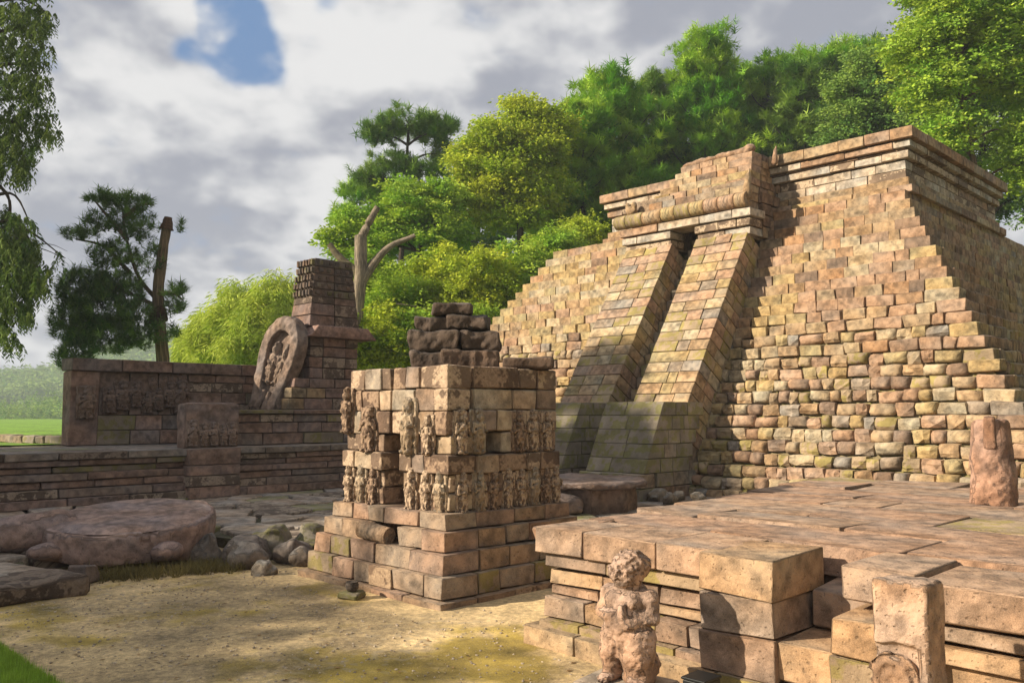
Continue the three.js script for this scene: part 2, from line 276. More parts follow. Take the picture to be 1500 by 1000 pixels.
const grassTex = tex(512, (u, v) => { const a = fbm(u * 6, v * 6, 3, 4, 6), b = fbm(u * 60, v * 60, 7, 3, 60), g = hash3(u * 512 | 0, v * 512 | 0, 3); const l = 0.45 + 0.35 * a + 0.5 * (b - 0.5) + 0.15 * (g - 0.5); return [l * 0.85, l, l * 0.35]; });
const soil = new THREE.MeshStandardMaterial({ map: dirtTex, bumpMap: dirtBump, bumpScale: 0.05, roughness: 0.96 });
soil.color.setRGB(0.90, 0.85, 0.78);
const grassMat = new THREE.MeshStandardMaterial({ map: grassTex, roughness: 1 }); grassMat.color.setRGB(0.34, 0.42, 0.22);
struct('ground', sheet(-640, 640, -640, 640, -0.03, 2, null, 3), grassMat);
struct('dirt_court', sheet(-18, 8, -30, 10, 0, 130, (x, z) => 0.035 * (fbm(x * 0.6, z * 0.6, 5, 3) - 0.5) + 0.012 * (vnoise(x * 5, z * 5, 2) - 0.5), 12, -12, -12), soil);
const lawn = new THREE.MeshStandardMaterial({ map: grassTex, roughness: 1 }); lawn.color.setRGB(0.50, 0.70, 0.15);
struct('lawn', sheet(-95, -17.6, -62, 40, 1.0, 40, (x, z) => x > -20 ? 0.02 : 0.03 + 0.25 * (fbm(x * 0.07, z * 0.07, 5, 3) - 0.5), 3), lawn);
{ // lawn edge beside the court, with its turf
  const bed = new THREE.Group(); bed.name = 'lawn_edge'; bed.userData = { kind: 'structure' }; scene.add(bed);
  mesh('turf_top', sheet(-9, -3.2, -1.64, 3.0, 0.12, 24, (x, z) => 0.02 * (fbm(x * 3, z * 3, 7, 2) - 0.5) - 0.05 * sstep(-1.58, -1.64, z), 2), lawn, bed);
  mesh('earth_side', sheet(-9, -3.2, -1.66, 2.9, 0.0, 24, (x, z) => z < -1.65 ? 0 : 0.09, 2), mat(0.20, 0.15, 0.10, 'plain', 0.03), bed);
}
const hillH = (x, z) => { // metres above the plain, world position
  const f = -(x + z) * Math.SQRT1_2, r = (x - z) * Math.SQRT1_2, t = r / f; // distance and bearing from the court
  const n = fbm(x * 0.012, z * 0.012, 4, 4) - 0.5, n2 = fbm(x * 0.03, z * 0.03, 14, 3) - 0.5;
  const a = 6.5 * sstep(110, 215, f) * (0.8 + 0.35 * sstep(-0.62, -0.50, t)) * (1 - 0.75 * sstep(-0.50, -0.36, t));
  const b = 40 * sstep(270, 430, f) * (0.40 + 0.6 * sstep(-0.55, -0.36, t));
  return -7 + a * (1 + 0.5 * n) + b * (1 + 0.25 * n) + n2 * 1.5;
};
const hillTex = tex(512, (u, v) => { const a = fbm(u * 8, v * 8, 33, 5, 8), b = fbm(u * 5, v * 5, 43, 3, 5), l = 0.5 + 0.5 * (a - 0.4); return b > 0.52 ? [l * 0.95, l, l * 0.45] : [l * 0.7, l * 0.85, l * 0.4]; });
const hillMat = new THREE.MeshStandardMaterial({ map: hillTex, roughness: 1 }); hillMat.color.setRGB(0.30, 0.36, 0.20);
struct('hills', sheet(-620, -60, -560, 200, 0, 150, hillH, 60), hillMat);

// ---------------------------------------------------------------- flagstone paving behind the turtle
const PV = 0.2;
{
  const R = rng(77), pts = [], X0 = -14.35, X1 = -4.6, Z0 = -13.2, Z1 = 1.5, inside = (x, z) => x < (z < -2.75 && z > -5.0 ? -10.0 : -8.75) + 0.12 * Math.sin(z * 3) || z < -7.2;
  struct('paving', (() => { const s = new THREE.Shape([[-14.4, 1.5], [-8.95, 1.5], [-8.95, -2.6], [-10.0, -2.8], [-10.0, -4.9], [-8.9, -5.1], [-8.85, -7.3], [-4.7, -7.3], [-4.7, -16], [-14.4, -16]].map(p => new THREE.Vector2(p[0], -p[1]))); const g = new THREE.ExtrudeGeometry(s, { depth: 0.13, bevelEnabled: false }); g.rotateX(-Math.PI / 2); return g; })(), mat(0.15, 0.13, 0.08, 'moss', 0.03), [0, -0.01, 0]);
  const pave = scene.getObjectByName('paving');
  for (let z = Z0; z < Z1; z += 0.62) for (let x = X0; x < X1; x += 0.78) pts.push([x + 0.39 + (R() - 0.5) * 0.62, z + 0.31 + (R() - 0.5) * 0.5]);
  let cnt = 0; const rest = [];
  for (let q = 0; q < pts.length; q++) {
    const c = pts[q]; if (!inside(c[0], c[1])) continue;
    let poly = [[c[0] - 1, c[1] - 1], [c[0] + 1, c[1] - 1], [c[0] + 1, c[1] + 1], [c[0] - 1, c[1] + 1]];
    for (const o of pts) {
      const dx = o[0] - c[0], dz = o[1] - c[1], L = Math.hypot(dx, dz); if (L < 1e-6 || L > 2.4) continue;
      const lim = L / 2 - 0.034, out = [];
      for (let i = 0; i < poly.length; i++) { const A = poly[i], B = poly[(i + 1) % poly.length], a = ((A[0] - c[0]) * dx + (A[1] - c[1]) * dz) / L - lim, b = ((B[0] - c[0]) * dx + (B[1] - c[1]) * dz) / L - lim; if (a <= 0) out.push(A); if (a * b < 0) { const t = a / (a - b); out.push([A[0] + (B[0] - A[0]) * t, A[1] + (B[1] - A[1]) * t]); } }
      poly = out; if (poly.length < 3) break;
    }
    poly = poly.map(p => [Math.max(-14.28, Math.min(p[0], p[1] > -7.2 ? -8.55 : -4.5)), p[1]]);
    if (poly.length < 3) continue;
    const cx = poly.reduce((s, p) => s + p[0], 0) / poly.length, cz = poly.reduce((s, p) => s + p[1], 0) / poly.length, top = PV - 0.015 + R() * 0.03, tx = (R() - 0.5) * 0.022, tz = (R() - 0.5) * 0.022, P = [], U = [], I = [], n = poly.length;
    const ouv = R() * 9; const add = (x, y, z) => { P.push(x - cx, y, z - cz); U.push(x / 1.2 + ouv, z / 1.2 + y); };
    add(cx, top + 0.006, cz);
    for (const [s, y] of [[0.965, 0], [1, -0.014], [1, -0.16]]) for (const p of poly) { const x = cx + (p[0] - cx) * s, z = cz + (p[1] - cz) * s; add(x, top + y + (x - cx) * tx + (z - cz) * tz, z); }
    for (let i = 0; i < n; i++) { const j = (i + 1) % n; I.push(0, 1 + j, 1 + i); for (let r = 0; r < 2; r++) { const a = 1 + r * n + i, b = 1 + r * n + j; I.push(a, b, b + n, a, b + n, a + n); } }
    const g = geo(P, null, U, I).toNonIndexed(); g.computeVertexNormals();
    mesh('flagstone', g, pick(PAVE, R), pave, [cx, -0.02, cz]);
  }
}

// ---------------------------------------------------------------- the stepped pyramid
const pyramid = thing('step_pyramid', 'large truncated stone pyramid with a steep staircase and flat cornice top', 'pyramid', [0, 0, 0]);
{
  const R = rng(1001), y0 = 0.1, yT = 5.72, N = 27, h = (yT - y0) / N, k = 0.6;
  const zF = y => -12.94 - k * (y - 0.1), xR = y => -2.66 - k * (y - 0.1), xL = y => -18.6 + 0.72 * (y - 0.1), zB = y => -26 + 0.4 * (y - 0.1);
  const W = part('wall', pyramid), cand = [];
  { // mortar and earth core, a little behind the stones
    const i = 0.09, P = [], U = [], I = [];
    const c = y => [[xL(y) + i, y, zF(y) - i], [xR(y) - i, y, zF(y) - i], [xR(y) - i, y, zB(y) + i], [xL(y) + i, y, zB(y) + i]];
    const lo = c(0), hi = c(yT - 0.05);
    for (let s = 0; s < 4; s++) { const t = (s + 1) % 4, b = P.length / 3; for (const p of [lo[s], lo[t], hi[t], hi[s]]) { P.push(...p); U.push((p[0] + p[2]) / 1.2, p[1] / 1.2); } I.push(b, b + 1, b + 2, b, b + 2, b + 3); }
    const b = P.length / 3; for (const p of hi) { P.push(...p); U.push(p[0], p[2]); } I.push(b, b + 1, b + 2, b, b + 2, b + 3);
    mesh('core', geo(P, null, U, I), coreMat, pyramid);
  }
  for (let j = 0; j < N; j++) {
    const ya = y0 + j * h, yc = ya + h / 2, t = j / (N - 1), rub = t < 0.5 + 0.16 * (R() - 0.5);
    for (const side of ['f', 'r', 'l']) {
      const L = side === 'f' ? xR(ya) - xL(ya) : zF(ya) - (side === 'r' ? -25 : -20);
      let s = side === 'f' ? 0 : 0.32;
      while (s < L - 0.02) {
        const end = L - s < 0.9 && side === 'f';
        let w = rub ? 0.17 + 0.19 * R() + (R() < 0.2 ? 0.1 : 0) : 0.24 + 0.22 * R() + 0.1 * t;
        if (side === 'f' && s < 0.01) w = 0.4 + 0.15 * R();
        if (end) w = L - s < 0.62 ? L - s : Math.max(0.2, L - s - 0.45); if (L - s - w < 0.12) w = L - s;
        const c = s + w / 2, quoin = side === 'f' && (s < 0.01 || L - s - w < 0.01);
        const px = side === 'f' ? xL(ya) + c : side === 'r' ? xR(ya) : xL(ya), pz = side === 'f' ? zF(ya) : zF(ya) - c;
        s += w;
        // hidden behind staircase and portal
        if (side === 'f' && px > -11.45 && px < -8.8) continue;
        const tn = fbm(px * 0.45 + 9, yc * 0.6 + pz * 0.45, 5, 3) + (R() - 0.5) * 0.35, mm = rub ? pick(PYR_LO, R) : tn > 0.58 ? pick([[pink, 3], [rust, 1], [brown, 0.7]], R) : tn < 0.40 ? pick([[ochre, 2], [cream, 1], [tan, 1]], R) : pick(PYR_HI, R), loose = sstep(0.45, 0.85, t);
        let g, off;
        if (rub && !quoin && side !== 'r') { g = stoneGeo(w * (0.97 + 0.03 * R()), h * (0.86 + 0.2 * R()), 0.17, 0.06 + 0.42 * R() * R(), R); off = -0.03 + (R() - 0.5) * 0.05; }
        else { const d = quoin ? 0.45 : 0.3; g = blockGeo(w - 0.004 - 0.012 * (1 - loose), h * (1 - 0.03 * (1 - loose)), d, 0.008 + 0.016 * (1 - loose), 0.007 + 0.013 * (1 - loose), R); off = -d / 2 + (R() - 0.5) * (side === 'r' ? 0.02 : 0.05 - 0.02 * loose); }
        const jy = rub ? (R() - 0.5) * 0.045 : 0, pos = side === 'f' ? [px, yc + jy, pz + off] : side === 'r' ? [px + off, yc, pz] : [px - off, yc, pz];
        const o = mesh('stone', g, mm, null, pos, side === 'f' ? (R() - 0.5) * 0.05 : (side === 'r' ? Math.PI / 2 : -Math.PI / 2) + (R() - 0.5) * 0.05);
        if (rub && side !== 'r') o.rotation.z = (R() - 0.5) * 0.12;
        const dx = pos[0], dz = pos[2], f = -(dx + dz) * Math.SQRT1_2, r = (dx - dz) * Math.SQRT1_2;
        const sx = 750 + FPX * r / f, sy = 605 - FPX * (yc - EYE) / f, seen = sx < 1500 && sy < 725 && !(sx < 830 && sy > 540) && !(sx > 1180 && sy > 700);
        const vis = side === 'f' ? 0.7 : side === 'r' ? 0.2 : 0;
        cand.push([seen ? vis * w * h / (f * f) : 0, o]);
      }
    }
  }
  cand.sort((a, b) => b[0] - a[0]);
  cand.slice(0, 300).forEach(c => W.add(c[1]));
  const by = new Map();
  for (const [, o] of cand.slice(300)) { o.updateMatrix(); const g = (o.geometry.index ? o.geometry.toNonIndexed() : o.geometry.clone()).applyMatrix4(o.matrix); const m = o.material; if (!by.has(m)) by.set(m, []); by.get(m).push(g); }
  for (const [m, gs] of by) { const o = mesh('stone_courses', mergeGeometries(gs), m, W); o.userData.kind = 'stuff'; }

  // staircase: two sloping balustrades, steps between, pedestals at the foot
  const S = part('staircase', pyramid), sl = Math.atan(0.655), sn = Math.sin(sl), cs = Math.cos(sl);   // slope leaning back from the vertical
  for (const [xa, xb, edge] of [[-11.65, -10.4, 0], [-9.82, -8.6, 1]]) {
    const len = (5.22 - 1.35) / cs, n = 19, dh = len / n;
    for (let i = 0; i < n; i++) {
      const m = (i + 0.5) * dh, py = 1.35 + m * cs, pz = -12.71 - m * sn;
      const cuts = [xa, xa + (xb - xa) * (0.28 + 0.2 * R()), xa + (xb - xa) * (0.62 + 0.16 * R()), xb]; if (R() < 0.35) cuts.splice(1 + (R() * 2 | 0), 1);
      for (let q = 0; q + 1 < cuts.length; q++) {
        const w = cuts[q + 1] - cuts[q], last = (edge === 1 || true) && q + 2 === cuts.length;
        const ds = last ? [0.3 + 0.12 * R(), 0.34, 0.36] : [0.45]; let dd = 0;
        for (const d of ds) {
          const g = blockGeo(w - 0.008, dh - 0.008, d - 0.006, 0.012, 0.005, R), pr = (R() - 0.5) * 0.014;
          const o = mesh('balustrade_block', g, pick(BAL, R), S, [(cuts[q] + cuts[q + 1]) / 2, py - (dd + d / 2 - pr) * sn, pz - (dd + d / 2 - pr) * cs]);
          o.rotation.x = -sl; dd += d;
        }
      }
    }
    // pedestal: battered face on a low plinth
    const X0 = edge ? xa - 0.02 : xa + 0.0, X1 = edge ? xb + 0.02 : xb - 0.02, ps = Math.atan(0.5), pL = 1.2 / Math.cos(ps);
    mesh('core', box(X1 - X0 - 0.12, 1.6, 1.2), darkCore, S, [(X0 + X1) / 2, 0.85, -13.25]);
    for (let i = 0; i < 5; i++) {
      const y = 0.6 + (i + 0.5) * 0.24, zf = -11.65 - (y - 0.6) * 0.5, cuts = [X0, X0 + (X1 - X0) * (0.3 + 0.35 * R()), X1];
      for (let q = 0; q < 2; q++) {
        const w = cuts[q + 1] - cuts[q]; let zz = 0;
        for (const d of q ? [0.42, 0.36, 0.5] : [0.42]) {
          const g = blockGeo(w - 0.008, 0.235, d - 0.008, 0.008, 0.002, R), p = g.attributes.position;
          if (!zz) for (let v = 0; v < p.count; v++) if (p.getZ(v) > 0) p.setZ(v, p.getZ(v) - p.getY(v) * 0.5);
          mesh('pedestal_block', g, pick([[mossGrey, 4], [grey, 1], [mat(0.46, 0.41, 0.33, 'moss'), 3]], R), S, [(cuts[q] + cuts[q + 1]) / 2, y, zf - zz - d / 2]); zz += d;
        }
      }
    }
    run(S, 'pedestal_block', X0 - 0.02, -11.5, X1 + 0.02, -11.5, 0.36, 0.6, 0.45, 0.4, 0.7, [[mossGrey, 1], [grey, 1]], R, { nx: 0, nz: 1 });
    run(S, 'pedestal_block', X0 - 0.02, -11.46, X1 + 0.02, -11.46, 0.1, 0.36, 0.5, 0.4, 0.7, [[mossGrey, 1], [brown, 1]], R, { nx: 0, nz: 1 });
    for (const [ya, yb] of [[0.1, 0.36], [0.36, 0.6]]) run(S, 'pedestal_block', X1 + 0.0, -12.0, X1 + 0.0, -13.6, ya, yb, 0.4, 0.35, 0.6, [[mossGrey, 1], [brown, 1], [grey, 1]], R, { nx: 1, nz: 0 });
  }
  for (let i = 0; i < 22; i++) { const y = 0.2 + i * 0.235, z = -12.6 - i * 0.158; run(S, 'step', -10.38, z, -9.84, z, y, y + 0.235, 0.6, 0.2, 0.32, [[mossGrey, 2], [grey, 2], [mossTan, 1]], R, { nx: 0, nz: 1, ch: 0.02, jit: 0.014 }); }

  // portal at the head of the stairs
  const G = part('portal', pyramid), zp = -15.22;
  mesh('core', box(1.1, 1.2, 1.1), darkCore, G, [-11.03, 5.7, -15.95]); mesh('core', box(1.1, 1.2, 1.1), darkCore, G, [-9.2, 5.7, -15.95]);
  for (const [xa, xb] of [[-11.66, -10.42], [-9.78, -8.55]]) {
    run(G, 'portal_block', xa, zp - 0.02, xb, zp - 0.02, 5.14, 5.30, 0.5, 0.4, 0.7, PALE, R, { nx: 0, nz: 1 });
    run(G, 'portal_block', xa - 0.03, zp + 0.05, xb + 0.03, zp + 0.05, 5.31, 5.47, 0.5, 0.4, 0.8, PALE, R, { nx: 0, nz: 1 });
  }
  run(G, 'lintel_block', -11.72, zp + 0.10, -8.48, zp + 0.10, 5.49, 5.66, 0.6, 0.6, 1.1, PALE, R, { nx: 0, nz: 1 });
  for (let i = 0; i < 4; i++) run(G, 'portal_block', -8.56, -15.75, -8.56, -16.5, 5.14 + i * 0.24, 5.37 + i * 0.24, 0.4, 0.3, 0.5, [[brown, 2], [tan, 1]], R, { nx: 1, nz: 0 });
  { // half-round gutter beam cut in drums
    let x = -11.82; while (x < -8.62) { const w = Math.min(0.3 + 0.2 * R(), -8.55 - x), g = new THREE.CylinderGeometry(0.15, 0.155, w - 0.012, 14, 1); g.rotateZ(Math.PI / 2); mesh('gutter_drum', g, pick([[tan, 2], [mossTan, 1], [ochre, 1], [pink, 1]], R), G, [x + w / 2, 5.83 + (R() - 0.5) * 0.012, zp + 0.06]); x += w; }
  }
  // stepped parapet above the gutter
  const tiers = [[-11.35, -8.62, 5.86, 6.04, -15.3], [-11.1, -8.62, 6.04, 6.2, -15.36], [-11.0, -8.62, 6.2, 6.36, -15.44], [-10.9, -8.66, 6.36, 6.52, -15.52], [-10.72, -8.7, 6.52, 6.68, -15.6], [-10.6, -8.72, 6.68, 6.84, -15.68], [-10.5, -8.75, 6.84, 6.98, -15.74]];
  for (const [a, b, ya, yb, z] of tiers) { run(G, 'parapet_block', a, z, b, z, ya, yb, 0.4, 0.28, 0.5, PYR_HI, R, { nx: 0, nz: 1 }); run(G, 'parapet_block', b, z - 0.41, b, -16.38, ya, yb, 0.3, 0.25, 0.4, [[brown, 2], [tan, 1]], R, { nx: 1, nz: 0 }); mesh('core', box(b - a - 0.3, yb - ya, 0.6), darkCore, G, [(a + b) / 2, (ya + yb) / 2, z - 0.6]); }
  // carved ridge on the parapet
  mesh('carved_ridge', sdfGeo((x, y, z) => { let d = cap(x, y, z, [-0.85, 0, 0], [0.6, 0.05, 0], 0.06, 0.085); for (let i = 0; i < 6; i++) d = smin(d, ell(x, y, z, -0.7 + i * 0.27, 0.03, 0.02, 0.16, 0.065 + 0.02 * (i % 2), 0.1), 0.05); d = smin(d, ell(x, y, z, 0.75, 0.08, 0, 0.12, 0.11, 0.11), 0.05); return d + 0.03 * n3(x, y, z, 14); }, [-1.05, -0.16, -0.2], [1.0, 0.3, 0.2], 0.025), pink, G, [-9.68, 7.02, -15.95]);
  const horn = sdfGeo((x, y, z) => smin(cap(x, y, z, [0, 0, 0], [0.03, 0.38, 0], 0.11, 0.055), cap(x, y, z, [0.03, 0.36, 0], [0.07, 0.55, 0], 0.055, 0.02), 0.06) + 0.02 * n3(x, y, z, 12), [-0.2, -0.15, -0.18], [0.2, 0.65, 0.18], 0.025);
  mesh('corner_horn', horn, tan, G, [-8.6, 5.9, zp + 0.0]); mesh('corner_horn', horn, pink, G, [-8.5, 6.78, -16.2]).scale.setScalar(0.62);
  mesh('corner_creature', sdfGeo((x, y, z) => { let d = ell(x, y, z, 0, 0.1, 0, 0.13, 0.13, 0.11); d = smin(d, ell(x, y, z, 0.08, 0.24, 0.02, 0.07, 0.08, 0.07), 0.04); d = smin(d, ell(x, y, z, -0.12, 0.2, 0, 0.05, 0.13, 0.05), 0.04); return d + 0.03 * n3(x, y, z, 15); }, [-0.25, -0.08, -0.2], [0.25, 0.4, 0.2], 0.022), tan, G, [-11.48, 5.97, zp - 0.05]);

  // flat box on the summit with its cornice
  const B = part('summit_box', pyramid), X0 = -13.1, X1 = -5.95, Z0 = -22, Z1 = -16.48;
  mesh('core', box(X1 - X0 - 0.5, 1.2, Z1 - Z0 - 0.5), coreMat, B, [(X0 + X1) / 2, 6.25, (Z0 + Z1) / 2]);
  const crs = [[0.12, 5.70, 5.86, PYR_HI], [0.02, 5.86, 6.02, PYR_HI], [-0.05, 6.02, 6.2, PALE], [-0.05, 6.2, 6.38, PALE], [0.03, 6.39, 6.53, PALE], [0.01, 6.54, 6.585, [[brown, 1]]], [0.09, 6.59, 6.72, PALE], [0.17, 6.74, 6.95, [[tan, 2], [rust, 2], [pink, 3]]]];
  for (const [e, ya, yb, set] of crs) ring(B, 'cornice_block', X0 - e, X1 + e, Z0 - e, Z1 + e, ya, yb, 0.34, 0.45, 0.95, set, R, { sides: 'frl', proud: 0.014, ch: 0.012 });
  mesh('roof_paving', box(X1 - X0 - 0.3, 0.1, Z1 - Z0 - 0.3), tan, B, [(X0 + X1) / 2, 6.86, (Z0 + Z1) / 2]);
}

// ---------------------------------------------------------------- terrace and carved wall on the far side
const terrace = thing('terrace', 'low dark stone terrace with ledged courses beside the flagstone paving', 'terrace', [0, 0, 0]);
{
  const R = rng(2002), zA = 4, zB = -13.2;
  coreBox(terrace, -17.7, -14.6, 0, 0.97, zB, zA, darkCore);
  const prof = [[0.16, 0.30, 0.10], [0.30, 0.44, 0.06], [0.44, 0.56, 0.0], [0.56, 0.68, 0.05], [0.68, 0.78, -0.02], [0.78, 0.88, 0.05]];
  for (const [a, b, e] of prof) run(terrace, 'block', -14.3 + e - 0.05, zA, -14.3 + e - 0.05, zB, a, b, 0.4, 0.7, 1.7, TERR, R, { nx: 1, nz: 0, proud: 0.04 });
  run(terrace, 'coping_slab', -14.25, zA, -14.25, zB, 0.88, 1.0, 1.0, 0.7, 1.5, [[mat(0.36, 0.31, 0.28), 2], [mat(0.33, 0.28, 0.26, 'lichen'), 1]], R, { nx: 1, nz: 0, proud: 0.02 });
  for (let i = 0; i < 3; i++) run(terrace, 'coping_slab', -15.27 - i * 0.82, zA, -15.27 - i * 0.82, zB, 0.88, 0.995, 0.8, 0.7, 1.3, [[mat(0.36, 0.31, 0.28), 2], [mat(0.36, 0.33, 0.25, 'moss'), 1]], R, { nx: 1, nz: 0, proud: 0.004 });
  // pilaster under the stele
  for (const [a, b, m] of [[0.16, 0.36, TERR[1][0]], [0.36, 0.54, TERR[3][0]], [0.54, 0.72, TERR[1][0]], [0.72, 1.0, TERR[0][0]]]) mesh('pilaster_block', blockGeo(0.34, b - a - 0.008, 0.92, 0.012, 0.006, R), m, terrace, [-14.28, (a + b) / 2, -6.93]);
  // upper tier under the obelisk
  const U2 = part('upper_tier', terrace);
  coreBox(U2, -17.0, -15.3, 1.0, 1.6, zB, -7.8);
  for (const [a, b] of [[1.0, 1.22], [1.225, 1.42], [1.425, 1.58]]) run(U2, 'block', -15, -7.68, -15, zB, a, b, 0.4, 0.5, 0.95, TERR, R, { nx: 1, nz: 0 });
  run(U2, 'coping_slab', -14.95, -7.64, -14.95, zB, 1.585, 1.67, 1.9, 0.9, 1.6, TERR, R, { nx: 1, nz: 0, proud: 0.02 });
}
const panelWall = thing('carved_wall', 'dark brown stone wall with carved figure panels standing on the terrace', 'wall', [0, 0, 0]);

// ---------------------------------------------------------------- the slab platform
const platform = thing('platform', 'broad low platform paved with large reddish slabs, notched by a small stair', 'platform', [0, 0, 0]);
{
  const R = rng(3003);
  coreBox(platform, -4.1, -2.5, 0, 0.62, -10.4, -4.95); coreBox(platform, -2.5, -2.0, 0, 0.62, -10.4, -5.2); coreBox(platform, -2.0, 1.6, 0, 0.62, -10.4, -4.8);
  // top slabs in uneven rows; the platform's side drifts outwards with depth
  const rows = [-4.5, -5.12, -5.9, -6.55, -7.4, -8.1, -8.95, -9.7, -10.55], xs = z => -4.28 + 0.115 * (z + 4.5);
  for (let j = 0; j + 1 < rows.length; j++) {
    const za = rows[j], zb = rows[j + 1]; let x = xs(za), i = 0;
    while (x < 1.5) {
      let w = 0.45 + 1.0 * R() + (R() < 0.2 ? 0.4 : 0);
      if (j === 0) { w = [0.44, 0.6, 0.46, 0.36, 0.40][i] ?? w; if (i === 3) { x = -2.06; w = 0.4; } if (i === 4) { x = -1.64; w = 0.9; } }
      const n = 4, pts = [], z0 = za + (j ? (R() - 0.5) * 0.05 : 0), z1 = zb + (R() - 0.5) * 0.05, sk = 0, d = z0 - z1;
      const thick = j ? 0.2 : 0.18, y = 0.8 + (R() - 0.5) * (j ? 0.018 : 0.006) - (j === 0 && x > -1.7 ? 0.02 : 0);
      const g = blockGeo(w - (j ? 0.014 + 0.012 * R() : 0.01), thick, d - 0.014 - 0.008 * R(), 0.011, j ? 0.016 : 0.006, R), p = g.attributes.position;
      for (let v = 0; v < p.count; v++) p.setX(v, p.getX(v) + p.getZ(v) / d * sk);
      const o = mesh('slab', g, pick(SLAB, R), platform, [x + w / 2, y - thick / 2, (z0 + z1) / 2 + (j === 0 && x > -1.7 ? 0.08 : 0)]);
      o.rotation.set((R() - 0.5) * 0.01, (R() - 0.5) * (j ? 0.008 : 0.004), (R() - 0.5) * 0.008);
      x += w; i++;
    }
    run(platform, 'side_block', xs(za) + 0.06, j ? za : za - 0.42, xs(zb) + 0.06, zb, 0.3, 0.61, 0.3, 0.4, 0.7, PLAT, R, { nx: -1, nz: 0 });
    run(platform, 'side_block', xs(za), j ? za : za - 0.42, xs(zb), zb, 0.0, 0.3, 0.3, 0.4, 0.7, PLAT, R, { nx: -1, nz: 0 });
  }
  mesh('overhang_slab', blockGeo(0.34, 0.14, 0.6, 0.02, 0.02, R), SLAB[0][0], platform, [-4.19, 0.728, -4.86], 0.08);
  const o = { nx: 0, nz: 1, proud: 0.012, ch: 0.008, jit: 0.006 };
  // left of the pier: thin recessed courses over a plain base
  for (const [a, b, z, w0, w1] of [[0.525, 0.615, -4.55, 0.5, 0.9], [0.405, 0.51, -4.6, 0.2, 0.5], [0.325, 0.395, -4.62, 0.3, 0.5], [0.185, 0.32, -4.53, 0.2, 0.45], [0.06, 0.18, -4.48, 0.25, 0.5]]) run(platform, 'block', -4.22, z, -2.86, z, a, b, 0.34, w0, w1, PLAT, R, o);
  // pier, notch steps and the other pier
  for (const [a, b, m] of [[0.575, 0.80, PLAT[0][0]], [0.36, 0.57, PLAT[4][0]], [0.14, 0.355, PLAT[1][0]]]) mesh('pier_block', blockGeo(0.47, b - a - 0.006, 0.62, 0.009, 0.013, R), m, platform, [-2.62, (a + b) / 2, -4.70]);
  mesh('step', blockGeo(0.34, 0.22, 0.5, 0.012, 0.012, R), PLAT[0][0], platform, [-2.22, 0.255, -4.68]);
  mesh('step', blockGeo(0.34, 0.24, 0.4, 0.014, 0.016, R), PLAT[2][0], platform, [-2.2, 0.49, -4.98]);
  for (const [a, b, m] of [[0.375, 0.575, PLAT[0][0]], [0.14, 0.37, PLAT[3][0]]]) mesh('pier_block', blockGeo(0.4, b - a - 0.006, 0.5, 0.009, 0.013, R), m, platform, [-1.84, (a + b) / 2, -4.58]);
  for (const [a, b, z] of [[0.50, 0.585, -4.48], [0.395, 0.49, -4.5], [0.29, 0.385, -4.53], [0.14, 0.285, -4.47]]) run(platform, 'block', -1.64, z, 1.5, z + 0.16, a, b, 0.34, 0.45, 0.9, PLAT, R, o);
  run(platform, 'block', -4.3, -4.42, 1.5, -4.2, -0.02, 0.135, 0.5, 0.3, 0.6, [[mat(0.60, 0.46, 0.29, 'moss'), 2], [mat(0.58, 0.42, 0.26), 2]], R, o);
}

// ---------------------------------------------------------------- the little shrine
const shrine = thing('shrine', 'small square stone shrine with carved standing figures on stepped base', 'shrine', [0, 0, 0]);
function figureGeo(v) { // a half-round carved standing figure, feet at y=0, 1 unit tall
  const a = [[0.16, 0.62], [0.2, 0.5], [-0.16, 0.64], [0.1, 0.7]][v % 4];
  return sdfGeo((x, y, z) => {
    let d = ell(x, y, z, 0.01 * v, 0.80, 0.10, 0.105, 0.11, 0.10);
    d = smin(d, ell(x, y, z, 0.01 * v, 0.92, 0.07, v % 2 ? 0.13 : 0.085, 0.085, 0.08), 0.03);
    d = smin(d, ell(x, y, z, 0, 0.60, 0.09, 0.16, 0.13, 0.10), 0.04);
    d = smin(d, ell(x, y, z, 0, 0.46, 0.10, 0.135, 0.13, 0.115), 0.04);
    d = smin(d, ell(x, y, z, 0, 0.36, 0.09, 0.17, 0.08, 0.11), 0.03);
    d = smin(d, cap(x, y, z, [-0.08, 0.36, 0.09], [-0.10, 0.06, 0.08], 0.09, 0.06), 0.025);
    d = smin(d, cap(x, y, z, [0.08, 0.36, 0.09], [0.10, 0.06, 0.08], 0.09, 0.06), 0.025);
    d = smin(d, ell(x, y, z, 0, 0.17, 0.12, 0.045, 0.2, 0.05), 0.03);
    d = smin(d, ell(x, y, z, -0.1, 0.03, 0.12, 0.07, 0.04, 0.09), 0.03); d = smin(d, ell(x, y, z, 0.1, 0.03, 0.12, 0.07, 0.04, 0.09), 0.03);
    d = smin(d, cap(x, y, z, [-0.18, 0.66, 0.08], [-0.22, 0.48, 0.1], 0.05, 0.042), 0.025); d = smin(d, cap(x, y, z, [-0.22, 0.48, 0.1], [-0.05, 0.5 + 0.04 * v, 0.2], 0.042, 0.036), 0.02);
    d = smin(d, cap(x, y, z, [0.18, 0.66, 0.08], [0.22, 0.5, 0.1], 0.05, 0.042), 0.025); d = smin(d, cap(x, y, z, [0.22, 0.5, 0.1], [a[0], a[1], 0.19], 0.042, 0.036), 0.02);
    d = smin(d, rbox(x, y, z, 0, 0.48, -0.02, 0.25, 0.5, 0.05, 0.04), 0.03);
    return d + 0.045 * n3(x, y, z, 15, v * 3.3) + 0.02 * n3(x, y, z, 34, v);
  }, [-0.36, -0.06, -0.1], [0.36, 1.06, 0.28], 0.024, 0.4);
}
const figs = [0, 1, 2, 3].map(figureGeo);
